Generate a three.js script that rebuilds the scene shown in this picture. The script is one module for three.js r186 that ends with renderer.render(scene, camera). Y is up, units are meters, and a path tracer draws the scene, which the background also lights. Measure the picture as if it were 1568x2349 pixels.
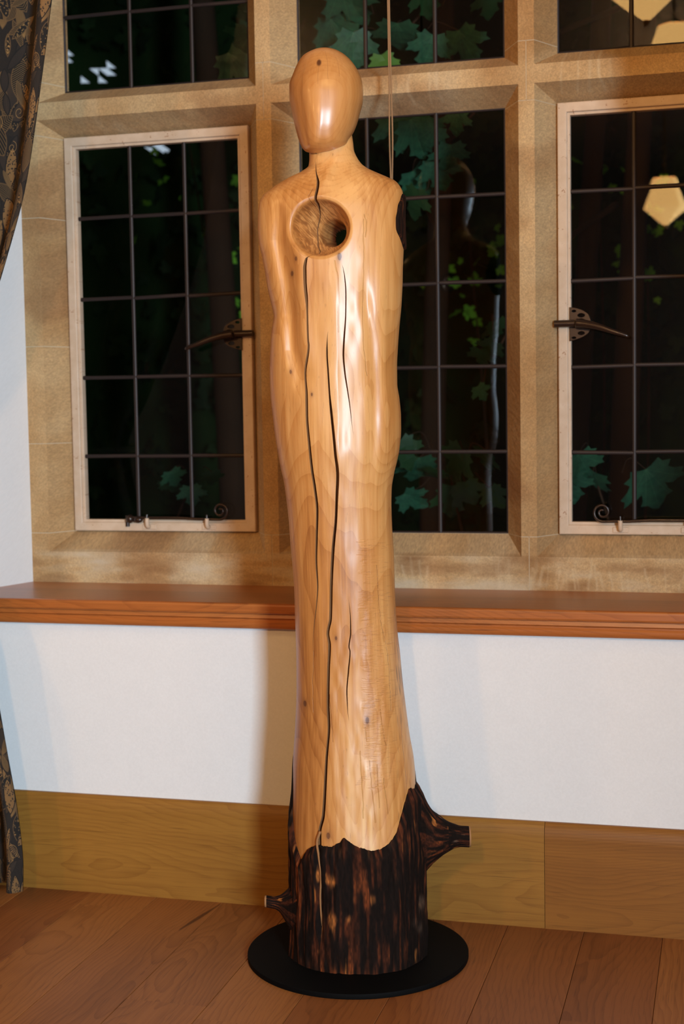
import * as THREE from 'three';
import { RoundedBoxGeometry } from 'three/addons/geometries/RoundedBoxGeometry.js';
import { mergeGeometries } from 'three/addons/utils/BufferGeometryUtils.js';
import { RectAreaLightUniformsLib } from 'three/addons/lights/RectAreaLightUniformsLib.js';
import { Brush, Evaluator, SUBTRACTION } from 'three-bvh-csg';

// ------------------------------------------------------------------ camera, sky, daylight, exposure
const scene = new THREE.Scene();
const renderer = new THREE.WebGLRenderer({ antialias: true });
renderer.toneMapping = THREE.LinearToneMapping;
renderer.toneMappingExposure = 0.93;
renderer.shadowMap.enabled = true;
RectAreaLightUniformsLib.init();

const camera = new THREE.PerspectiveCamera(39.6, 1568 / 2349, 0.05, 200);
camera.position.set(0.785, 1.2, 3.225);
{
  const yaw = THREE.MathUtils.degToRad(15.234), tilt = THREE.MathUtils.degToRad(4.125), roll = THREE.MathUtils.degToRad(-0.914);
  const fw = new THREE.Vector3(-Math.sin(yaw) * Math.cos(tilt), -Math.sin(tilt), -Math.cos(yaw) * Math.cos(tilt));
  const r = new THREE.Vector3().crossVectors(fw, new THREE.Vector3(0, 1, 0)).normalize();
  const u = new THREE.Vector3().crossVectors(r, fw);
  const r2 = r.clone().multiplyScalar(Math.cos(roll)).addScaledVector(u, Math.sin(roll));
  const u2 = u.clone().multiplyScalar(Math.cos(roll)).addScaledVector(r, -Math.sin(roll));
  camera.quaternion.setFromRotationMatrix(new THREE.Matrix4().makeBasis(r2, u2, fw.clone().negate()));
}
camera.focus = 3.0;
camera.userData.fStop = 3.5;

scene.background = new THREE.Color().setRGB(0.42, 0.52, 0.62);          // overcast evening sky above the garden

const DAY = new THREE.Color().setRGB(0.60, 0.82, 1.0);
const TUNGSTEN = new THREE.Color().setRGB(1.0, 0.55, 0.20);
const dayWindow = { x: 2.7, z0: 4.5, z1: 5.8, y0: 0.8, y1: 2.2 };       // the window in the right-hand wall
const dayLight = new THREE.RectAreaLight(DAY, 146, dayWindow.z1 - dayWindow.z0, dayWindow.y1 - dayWindow.y0);
dayLight.position.set(dayWindow.x + 0.06, (dayWindow.y0 + dayWindow.y1) / 2, (dayWindow.z0 + dayWindow.z1) / 2);
dayLight.lookAt(0, dayLight.position.y, dayLight.position.z);
scene.add(dayLight);
const LAMP_CD = [11.5, 0.2, 0.4, 1.6, 6.5];                                          // candela of the five pendant lanterns

// ------------------------------------------------------------------ helpers
let seedState = 7;
const reseed = (s) => { seedState = s | 0; };
const rnd = () => { seedState = (seedState + 0x6d2b79f5) | 0; let t = Math.imul(seedState ^ (seedState >>> 15), 1 | seedState); t = (t + Math.imul(t ^ (t >>> 7), 61 | t)) ^ t; return ((t ^ (t >>> 14)) >>> 0) / 4294967296; };
const rr = (a, b) => a + (b - a) * rnd();
const clamp = (x, a, b) => (x < a ? a : x > b ? b : x);
const sstep = (a, b, x) => { const t = clamp((x - a) / (b - a), 0, 1); return t * t * (3 - 2 * t); };
const mixc = (a, b, t) => [a[0] + (b[0] - a[0]) * t, a[1] + (b[1] - a[1]) * t, a[2] + (b[2] - a[2]) * t];
function hash3(x, y, z) { let h = Math.imul(x, 374761393) + Math.imul(y, 668265263) + Math.imul(z, 1274126177); h = Math.imul(h ^ (h >>> 13), 1274126177); return ((h ^ (h >>> 16)) >>> 0) / 4294967296; }
function noise(x, y, z = 0) {                                            // smooth value noise, 0..1
  const X = Math.floor(x), Y = Math.floor(y), Z = Math.floor(z);
  let fx = x - X, fy = y - Y, fz = z - Z;
  fx = fx * fx * (3 - 2 * fx); fy = fy * fy * (3 - 2 * fy); fz = fz * fz * (3 - 2 * fz);
  const l = (a, b, t) => a + (b - a) * t;
  return l(l(l(hash3(X, Y, Z), hash3(X + 1, Y, Z), fx), l(hash3(X, Y + 1, Z), hash3(X + 1, Y + 1, Z), fx), fy),
    l(l(hash3(X, Y, Z + 1), hash3(X + 1, Y, Z + 1), fx), l(hash3(X, Y + 1, Z + 1), hash3(X + 1, Y + 1, Z + 1), fx), fy), fz);
}
const noise2 = (x, y, s = 0) => {
  const X = Math.floor(x), Y = Math.floor(y); let fx = x - X, fy = y - Y;
  fx = fx * fx * (3 - 2 * fx); fy = fy * fy * (3 - 2 * fy);
  const a = hash3(X, Y, s), b = hash3(X + 1, Y, s), c = hash3(X, Y + 1, s), d = hash3(X + 1, Y + 1, s);
  return (a + (b - a) * fx) + ((c + (d - c) * fx) - (a + (b - a) * fx)) * fy;
};
const fbm2 = (x, y, s, o = 4) => { let v = 0, a = 0.5, t = 0; for (let i = 0; i < o; i++) { v += a * noise2(x, y, s + i * 17); t += a; a *= 0.5; x *= 2.03; y *= 2.03; } return v / t; };
function interp(tab, y) {                                                // tab: [value, y] with y falling; smooth monotone cubic
  const n = tab.length;
  if (y >= tab[0][1]) return tab[0][0];
  if (y <= tab[n - 1][1]) return tab[n - 1][0];
  let i = 0; while (i < n - 2 && y < tab[i + 1][1]) i++;
  const sl = (k) => (tab[k + 1][0] - tab[k][0]) / (tab[k + 1][1] - tab[k][1]);
  const tan = (k) => { if (k <= 0) return sl(0); if (k >= n - 1) return sl(n - 2); const a = sl(k - 1), b = sl(k); return a * b <= 0 ? 0 : 2 * a * b / (a + b); };
  const h = tab[i + 1][1] - tab[i][1], t = (y - tab[i][1]) / h, t2 = t * t, t3 = t2 * t;
  return (2 * t3 - 3 * t2 + 1) * tab[i][0] + (t3 - 2 * t2 + t) * h * tan(i) + (-2 * t3 + 3 * t2) * tab[i + 1][0] + (t3 - t2) * h * tan(i + 1);
}
const used = new Map();
const numbered = (name) => { const n = used.get(name) || 0; used.set(name, n + 1); return n ? `${name}_${String(n).padStart(3, '0')}` : name; };
function finish(o) { o.castShadow = true; o.receiveShadow = true; return o; }
function part(name, geometry, material, parent, label) {
  const m = finish(new THREE.Mesh(geometry, material)); m.name = name; if (label) m.userData.label = label; parent.add(m); return m;
}
function thing(name, label, category, group) {
  const g = new THREE.Group(); g.name = numbered(name); g.userData = { label, category }; if (group) g.userData.group = group; scene.add(g); return g;
}
function structGroup(name, label) { const g = new THREE.Group(); g.name = name; g.userData = { kind: 'structure', label, category: name.replace(/_.*/, '') }; scene.add(g); return g; }
function struct(name, geometry, material, label) { const m = part(name, geometry, material, scene); m.userData = { kind: 'structure', label, category: name.replace(/_.*/, '') }; return m; }
const box = (x0, x1, y0, y1, z0, z1) => new THREE.BoxGeometry(x1 - x0, y1 - y0, z1 - z0).translate((x0 + x1) / 2, (y0 + y1) / 2, (z0 + z1) / 2);
const rbox = (x0, x1, y0, y1, z0, z1, r = 0.003) => new RoundedBoxGeometry(x1 - x0, y1 - y0, z1 - z0, 2, r).translate((x0 + x1) / 2, (y0 + y1) / 2, (z0 + z1) / 2);
const merge = (list) => mergeGeometries(list.map((g) => (g.index ? g.toNonIndexed() : g)).map((g) => { const c = new THREE.BufferGeometry(); for (const k of ['position', 'normal', 'uv']) c.setAttribute(k, g.attributes[k]); return c; }));
function paintTexture(w, h, fn, srgb = true, draw) {                     // fn(u, v) -> [r, g, b] 0..255, v upwards
  const c = document.createElement('canvas'); c.width = w; c.height = h;
  const ctx = c.getContext('2d'), im = ctx.createImageData(w, h), d = im.data;
  for (let j = 0, k = 0; j < h; j++) for (let i = 0; i < w; i++, k += 4) {
    const q = fn((i + 0.5) / w, 1 - (j + 0.5) / h);
    d[k] = clamp(q[0], 0, 255); d[k + 1] = clamp(q[1], 0, 255); d[k + 2] = clamp(q[2], 0, 255); d[k + 3] = 255;
  }
  ctx.putImageData(im, 0, 0);
  if (draw) draw(ctx, w, h);
  const t = new THREE.CanvasTexture(c);
  t.wrapS = t.wrapT = THREE.RepeatWrapping; t.magFilter = THREE.LinearFilter;
  if (srgb) t.colorSpace = THREE.SRGBColorSpace;
  return t;
}
const std = (o) => new THREE.MeshStandardMaterial(o);
const phys = (o) => new THREE.MeshPhysicalMaterial(o);
const srgb = (r, g, b) => new THREE.Color(`rgb(${r},${g},${b})`);
function planarUV(g, fu, fv) { const p = g.attributes.position, uv = new Float32Array(p.count * 2); for (let i = 0; i < p.count; i++) { uv[2 * i] = fu(p.getX(i), p.getY(i), p.getZ(i)); uv[2 * i + 1] = fv(p.getX(i), p.getY(i), p.getZ(i)); } g.setAttribute('uv', new THREE.BufferAttribute(uv, 2)); return g; }

// ------------------------------------------------------------------ materials of the setting
const plasterMap = paintTexture(512, 512, (u, v) => { const n = fbm2(u * 24, v * 24, 3, 4) - 0.5, s = noise2(u * 300, v * 300, 9) - 0.5; const k = 226 + n * 3 + s * 5; return [k, k - 2, k - 4]; });
const plaster = std({ map: plasterMap, roughness: 0.92 });

function oak(seed, light, dark, lineC, w = 512, h = 1024, density = 190, draw) {    // plain-sawn board, v along the grain
  return paintTexture(w, h, (u, v) => {
    const x = u - 0.5 + (noise2(v * 2.2, seed, seed) - 0.5) * 0.35, d = 0.10 + 0.5 * noise2(v * 1.1 + seed, 4.4, seed + 1) + (noise2(u * 3, v * 5, seed + 5) - 0.5) * 0.10;
    const r = Math.sqrt(x * x + d * d) * density * 0.2 + fbm2(u * 6, v * 9, seed + 2, 3) * 1.6;
    const fr = r - Math.floor(r), ring = Math.pow(fr, 3) * 0.75;
    const pore = noise2(u * 260, v * 16, seed + 3), fib = noise2(u * 120, v * 3, seed + 6);
    const broad = fbm2(u * 2.5, v * 2, seed + 4, 3);
    let c = mixc(light, dark, clamp(ring * 0.55 + (broad - 0.4) * 0.9 + (fib - 0.5) * 0.25, 0, 1));
    if (pore > 0.78) c = mixc(c, lineC, (pore - 0.78) * 2.0);
    return c;
  }, true, draw);
}
const floorMaps = [11, 23, 37, 51].map((s, i) => oak(s, [[148, 94, 48], [138, 84, 42], [152, 98, 50], [132, 80, 40]][i], [[106, 62, 29], [102, 56, 26], [110, 64, 29], [96, 54, 24]][i], [72, 42, 22]));
const floorMats = floorMaps.map((m) => phys({ map: m, roughness: 0.5, specularIntensity: 0.6 }));
const streakMat = phys({ map: oak(63, [146, 92, 47], [106, 62, 29], [72, 42, 22], 512, 1024, 190, (ctx, w, h) => {       // a board with a dark mineral streak
  for (let k = 0; k < 60; k++) { const t = k / 59, x = (0.46 + 0.11 * t) * w, y = h * (1 - 0.195 + 0.165 * t); ctx.fillStyle = 'rgba(48,26,14,0.16)'; ctx.beginPath(); ctx.ellipse(x, y, 3 + 9 * Math.sin(Math.PI * Math.min(1, t * 1.1)) * (0.7 + 0.5 * noise2(k * 0.4, 2, 3)), 9, 0.25, 0, 7); ctx.fill(); }
}), roughness: 0.5, specularIntensity: 0.6 });
const skirtMap = oak(77, [150, 103, 40], [120, 76, 25], [94, 57, 18], 512, 1024, 150);
const skirtMap2 = oak(91, [142, 91, 33], [115, 69, 22], [88, 51, 16], 512, 1024, 240);
const skirtMats = [skirtMap, skirtMap2].map((m) => phys({ map: m, roughness: 0.5, specularIntensity: 0.7 }));
const sillMap = oak(133, [170, 96, 42], [118, 60, 24], [80, 40, 18], 512, 1024, 320);
const sillMat = phys({ map: sillMap, roughness: 0.38, clearcoat: 0.35, clearcoatRoughness: 0.28 });
const panelMap = oak(171, [52, 30, 17], [36, 20, 11], [24, 13, 7]);
const panelMat = std({ map: panelMap, roughness: 0.6 });

// stone: one sheet of colour over the whole window, 2.4 m square, lower left corner at (-1.2, 0.62)
const SX0 = -1.2, SY0 = 0.62, SS = 2.4;
const drips = [];
reseed(5);
for (let i = 0; i < 10; i++) drips.push([rr(-0.2, 0.75), 1.95, 2.09, rr(0.004, 0.008), rr(0.5, 1)]);
for (let i = 0; i < 46; i++) drips.push([rr(-0.3, 0.75), 0.745, rr(0.79, 0.825), rr(0.003, 0.008), rr(0.3, 0.8)]);
const stoneMap = paintTexture(1536, 1536, (u, v) => {
  const x = SX0 + u * SS, y = SY0 + v * SS;
  const n = fbm2(x * 9, y * 9, 21, 5), m = fbm2(x * 3.2 + 7, y * 3.2, 22, 4), g = noise2(x * 420, y * 420, 23), g2 = noise2(x * 900, y * 900, 24);
  let c = mixc([192, 160, 116], [164, 124, 78], sstep(0.3, 0.72, m * 0.6 + n * 0.4));
  c = mixc(c, [194, 174, 142], sstep(0.55, 0.75, fbm2(x * 5, y * 2.2 + 3, 25, 4)) * 0.65);     // bleached limestone
  c = mixc(c, [136, 94, 56], sstep(0.56, 0.78, fbm2(x * 4 + 11, y * 6, 26, 4)) * 0.5);        // iron staining
  const k = 1 + (g - 0.5) * 0.16 + (g2 - 0.5) * 0.14; c = [c[0] * k, c[1] * k, c[2] * k];
  if (y < 0.83) { const t = fbm2(x * 7, y * 24, 27, 4); c = mixc(c, t > 0.5 ? [128, 88, 52] : [196, 178, 152], Math.abs(t - 0.5) * 2.4 * sstep(0.84, 0.815, y)); }
  if (y < 0.83 || (y > 1.94 && y < 2.1)) for (const [dx, y0, y1, w, s] of drips) if (y > y0 && y < y1 && Math.abs(x - dx) < 0.02) { const e = Math.abs(x - dx - (noise2(y * 20, dx * 50, 28) - 0.5) * 0.02); if (e < w) c = mixc(c, [206, 184, 150], (1 - e / w) * s * 0.55 * (0.4 + 0.9 * noise2(x * 200, y * 60, 29))); }
  return c;
});
const stoneBump = paintTexture(1024, 1024, (u, v) => { const k = 255 * (0.6 * noise2(u * 330, v * 330, 31) + 0.4 * noise2(u * 120, v * 120, 32)); return [k, k, k]; }, false);
const stoneMat = std({ map: stoneMap, bumpMap: stoneBump, bumpScale: 0.0012, roughness: 0.9 });
const mortarMat = std({ color: srgb(196, 178, 150), roughness: 0.95 });
const frameMap = paintTexture(512, 512, (u, v) => { const n = fbm2(u * 20, v * 20, 41, 4), s = noise2(u * 160, v * 160, 43) * noise2(u * 30, v * 30, 44); let c = mixc([212, 188, 164], [194, 166, 138], n); if (s > 0.62) c = mixc(c, [128, 74, 40], (s - 0.62) * 3); return c; });
const frameMat = std({ map: frameMap, roughness: 0.55 });
const leadMat = std({ color: srgb(46, 36, 34), roughness: 0.5, metalness: 0.35 });
const ironMat = phys({ color: srgb(48, 32, 24), roughness: 0.35, metalness: 0.5, clearcoat: 0.4, clearcoatRoughness: 0.2 });
const glassMat = phys({ color: 0xffffff, transmission: 1, thickness: 0, ior: 1.5, roughness: 0.0 });

// ------------------------------------------------------------------ the room
{
  const floor = structGroup('floor', 'brown oak board floor with boards running towards the window wall');
  reseed(19);
  const W = 0.175, z1 = 8.2;
  for (let k = -20; k < 14; k++) {
    const x0 = 0.295 + k * W, x1 = x0 + W;
    if (x0 < -3.2 || x1 > 2.75) continue;
    let z = 0.0, first = true;
    const near = x0 > -1.3 && x0 < 0.9;
    while (z < z1) {
      let L = first ? (near ? rr(1.3, 2.4) : rr(0.7, 2.2)) : rr(1.6, 2.6);
      if (first && k === 0) L = 0.62;
      const e = Math.min(z + L, z1), g = rbox(x0 + 0.0004, x1 - 0.0004, -0.022, 0, z, e - 0.0006, 0.0012);
      const streak = k === -5 && first, q = [Math.floor(rnd() * 8) / 8, rnd(), rnd() < 0.5 ? 1 : -1], [ou, ov, fl] = streak ? [0, 0, 1] : q;
      planarUV(g, (x) => ou + fl * (x - x0) / 0.30, (x, y, zz) => ov + zz / 1.1);
      part('floor_board', g, streak ? streakMat : floorMats[Math.floor(rnd() * 4)], floor);
      z = e; first = false;
    }
  }
  const sub = part('subfloor', box(-3.3, 2.85, -0.12, -0.0225, -0.4, 8.4), panelMat, floor);
  sub.name = 'subfloor';

  // front wall: plaster below the sill, splayed reveals at the sides, lintel above
  const fw = structGroup('wall_front', 'white plastered wall below the window sill with splayed reveals');
  const put = (n, g) => part(n, planarUV(g, (x, y, z) => (x + z * 0.7) / 0.9, (x, y, z) => (y + z * 0.7) / 0.9), plaster, fw);
  put('lower_wall', box(-3.2, 2.75, 0, 0.68, -0.5, 0));
  const splay = (s, xi, xo, xe) => { const sh = new THREE.Shape(); sh.moveTo(xi, 0.30); sh.lineTo(xo, 0); sh.lineTo(xe, 0); sh.lineTo(xe, 0.55); sh.lineTo(xi, 0.55); sh.closePath(); const g = new THREE.ExtrudeGeometry(sh, { depth: 2.32, bevelEnabled: false }); g.rotateX(-Math.PI / 2); g.translate(0, 0.68, 0); return g; };
  put('reveal', splay(-1, -1.057, -1.14, -3.2));
  put('reveal', splay(1, 0.998, 1.08, 2.75));
  put('lintel', box(-1.2, 1.15, 2.8, 3.05, -0.5, 0));
  struct('ceiling', planarUV(box(-3.3, 2.85, 3.0, 3.2, -0.6, 8.4), (x) => x / 0.5, (x, y, z) => z / 1.0), panelMat, 'dark timber ceiling of the hall');
  struct('wall_left', planarUV(box(-3.4, -3.2, 0, 3.0, -0.5, 8.4), (x, y, z) => z / 0.5, (x, y) => y / 1.0), panelMat, 'dark oak panelled side wall left of the window bay');
  struct('wall_back', planarUV(box(-3.4, 2.9, 0, 3.0, 8.2, 8.4), (x, y) => x / 0.5, (x, y) => y / 1.0), panelMat, 'dark oak panelled wall facing the window bay');
  const rw = structGroup('wall_right', 'white plastered side wall with a daylight window');
  const d = dayWindow, X0 = 2.7, X1 = 2.95;
  for (const g of [box(X0, X1, 0, d.y0, -0.5, 8.4), box(X0, X1, d.y1, 3.0, -0.5, 8.4), box(X0, X1, d.y0, d.y1, -0.5, d.z0), box(X0, X1, d.y0, d.y1, d.z1, 8.4)]) part('wall_piece', g, plaster, rw);
  const w7 = structGroup('window_7', 'beige framed side window letting in daylight');
  part('window_frame', merge([box(X0, X0 + 0.05, d.y0, d.y0 + 0.05, d.z0, d.z1), box(X0, X0 + 0.05, d.y1 - 0.05, d.y1, d.z0, d.z1), box(X0, X0 + 0.05, d.y0, d.y1, d.z0, d.z0 + 0.05), box(X0, X0 + 0.05, d.y0, d.y1, d.z1 - 0.05, d.z1)]), frameMat, w7);

  // the house front goes on to both sides and upwards, and shades the garden
  const stoneWall = std({ color: srgb(150, 124, 92), roughness: 0.95 });
  const hf = structGroup('wall_outer', 'stone house front outside, around and above the window');
  for (const g of [box(-10, -3.4, -0.6, 9, -0.5, 0), box(2.95, 10, -0.6, 9, -0.5, 0), box(-3.4, 2.95, 3.2, 9, -0.5, 0)]) part('front_wall', g, stoneWall, hf);

  // skirting boards
  const sk = structGroup('baseboard_front', 'tall golden oak skirting board below the white wall');
  const board = (x0, x1, m, dz) => {
    const g = alongX([[0, 0], [0.020 + dz, 0], [0.020 + dz, 0.212], [0.0195 + dz, 0.232, 0.011, 0.243], [0.008, 0.246], [0, 0.246]], x0, x1);
    planarUV(g, (x, y, z) => (y - z * 0.7) / 0.26 + x0, (x) => x / 1.15 + x0 * 3);
    return part('skirting_piece', g, m, sk);
  };
  board(-1.6, 0.380, skirtMats[0], 0);
  board(0.3812, 1.5, skirtMats[1], 0.0012);

  // oak sill: board with a rounded nose over a moulded apron
  const sl = structGroup('trim_2', 'reddish varnished wooden window sill with a moulded front edge');
  const prof = (pts) => planarUV(alongX(pts, -1.3, 1.2), (x, y, z) => (z - y) / 0.30, (x) => x / 1.3);
  part('sill_board', prof([[-0.302, 0.742], [0.028, 0.742], [0.035, 0.741, 0.035, 0.735], [0.035, 0.722], [0.033, 0.716, 0.028, 0.716], [-0.302, 0.716]]), sillMat, sl);
  part('sill_apron', prof([[-0.02, 0.7155], [0.024, 0.7155], [0.026, 0.706], [0.020, 0.702], [0.020, 0.699], [0.024, 0.694], [0.024, 0.684, 0.018, 0.679], [-0.02, 0.679]]), sillMat, sl);
}
function alongX(pts, x0, x1) {                                            // profile of [z, y] points (four numbers: a curve) swept from x0 to x1
  const sh = new THREE.Shape(); sh.moveTo(...pts[0]);
  for (const q of pts.slice(1)) { if (q.length === 2) sh.lineTo(...q); else sh.quadraticCurveTo(...q); }
  sh.closePath();
  const g = new THREE.ExtrudeGeometry(sh, { depth: x1 - x0, bevelEnabled: false, curveSegments: 6 }), p = g.attributes.position;
  for (let i = 0; i < p.count; i++) p.setXYZ(i, x0 + p.getZ(i), p.getY(i), p.getX(i));
  for (let i = 0; i < p.count; i += 3) { const a = [p.getX(i), p.getY(i), p.getZ(i)]; p.setXYZ(i, p.getX(i + 1), p.getY(i + 1), p.getZ(i + 1)); p.setXYZ(i + 1, ...a); }
  g.computeVertexNormals(); return g;
}

// ------------------------------------------------------------------ stone window: blocks cut by the six splayed lights
const ZS = -0.30, ZG = -0.39;
const LX = [[-0.962, -0.433, -1.004, -0.386], [-0.300, 0.241, -0.346, 0.287], [0.372, 0.901, 0.326, 0.945]];      // back x0 x1, front x0 x1
const LY = [[0.876, 1.948, 0.826, 1.984], [2.071, 2.72, 2.029, 2.76]];
{
  const surround = structGroup('trim_1', 'sandy limestone window surround with chamfered mullions and transom');
  const holes = [];
  for (const X of LX) for (const Y of LY) {
    const k = 1.15, ex = (b, f) => b + (f - b) * k, zf = ZG + (ZS - ZG) * k;
    const rect = (x0, x1, y0, y1, z) => [[x0, y0, z], [x1, y0, z], [x1, y1, z], [x0, y1, z]];
    const R = [rect(ex(X[0], X[2]), ex(X[1], X[3]), ex(Y[0], Y[2]), ex(Y[1], Y[3]), zf), rect(X[0], X[1], Y[0], Y[1], ZG), rect(X[0], X[1], Y[0], Y[1], -0.6)];
    const pos = [], q = (a, b, c, e) => pos.push(...a, ...b, ...c, ...a, ...c, ...e);
    q(R[0][0], R[0][1], R[0][2], R[0][3]);
    for (let s = 0; s < 2; s++) for (let i = 0; i < 4; i++) { const j = (i + 1) % 4; q(R[s][j], R[s][i], R[s + 1][i], R[s + 1][j]); }
    q(R[2][3], R[2][2], R[2][1], R[2][0]);
    const g = new THREE.BufferGeometry(); g.setAttribute('position', new THREE.Float32BufferAttribute(pos, 3)); g.computeVertexNormals();
    const b = new Brush(g); b.updateMatrixWorld(); holes.push([b, X, Y]);
  }
  const ev = new Evaluator(); ev.attributes = ['position', 'normal']; ev.useGroups = false;
  const cut = (x0, x1, y0, y1, z0, z1) => {
    let g = box(x0, x1, y0, y1, z0, z1).toNonIndexed(); g.deleteAttribute('uv');
    let b = new Brush(g); b.updateMatrixWorld();
    for (const [h, X, Y] of holes) if (X[2] - 0.02 < x1 && X[3] + 0.02 > x0 && Y[2] - 0.02 < y1 && Y[3] + 0.02 > y0) { b = ev.evaluate(b, h, SUBTRACTION); b.updateMatrixWorld(); }
    return planarUV(b.geometry, (x) => (x - SX0) / SS, (x, y, z) => (y + (z - ZS) * 0.25 - SY0) / SS);
  };
  const J = 0.0009, blocks = [];
  const M = [-0.366, 0.3065], XL = -1.2, XR = 1.14;
  const xs = [XL, M[0], M[1], XR];
  for (let i = 0; i < 3; i++) { blocks.push(['sill_stone', xs[i], xs[i + 1], 0.70, 0.876]); blocks.push(['transom_stone', xs[i], xs[i + 1], 1.944, 2.087]); blocks.push(['head_stone', xs[i], xs[i + 1], 2.70, 2.86]); }
  for (const [a, b] of [[0.876, 1.12], [1.12, 1.383], [1.383, 1.727], [1.727, 1.944], [2.087, 2.40], [2.40, 2.70]]) { blocks.push(['jamb_stone', XL, -0.94, a, b]); blocks.push(['jamb_stone', 0.88, XR, a, b]); }
  for (const [a, b] of [[0.876, 1.944], [2.087, 2.70]]) { blocks.push(['mullion_stone', -0.46, -0.27, a, b]); blocks.push(['mullion_stone', 0.21, 0.40, a, b]); }
  for (const [n, x0, x1, y0, y1] of blocks) part(n, cut(x0 + J, x1 - J, y0 + J, y1 - J, -0.415, ZS), stoneMat, surround);
  // mortar between the stones, 1.5 mm back from their faces
  const mort = [];
  for (const [n, x0, x1, y0, y1] of blocks) if (!/head/.test(n)) mort.push([x0, x1, y1]);
  for (const [x0, x1, y] of mort) { if (y > 2.6) continue; const g = cut(Math.max(x0, -1.19), Math.min(x1, 1.13), y - J * 1.2, y + J * 1.2, -0.41, ZS - 0.0012); if (g.attributes.position.count) part('mortar_joint', g, mortarMat, surround); }
  for (const x of M) for (const [a, b] of [[0.71, 0.876], [1.944, 2.087]]) part('mortar_joint', cut(x - J * 1.2, x + J * 1.2, a, b, -0.41, ZS - 0.0012), mortarMat, surround);
}

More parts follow.
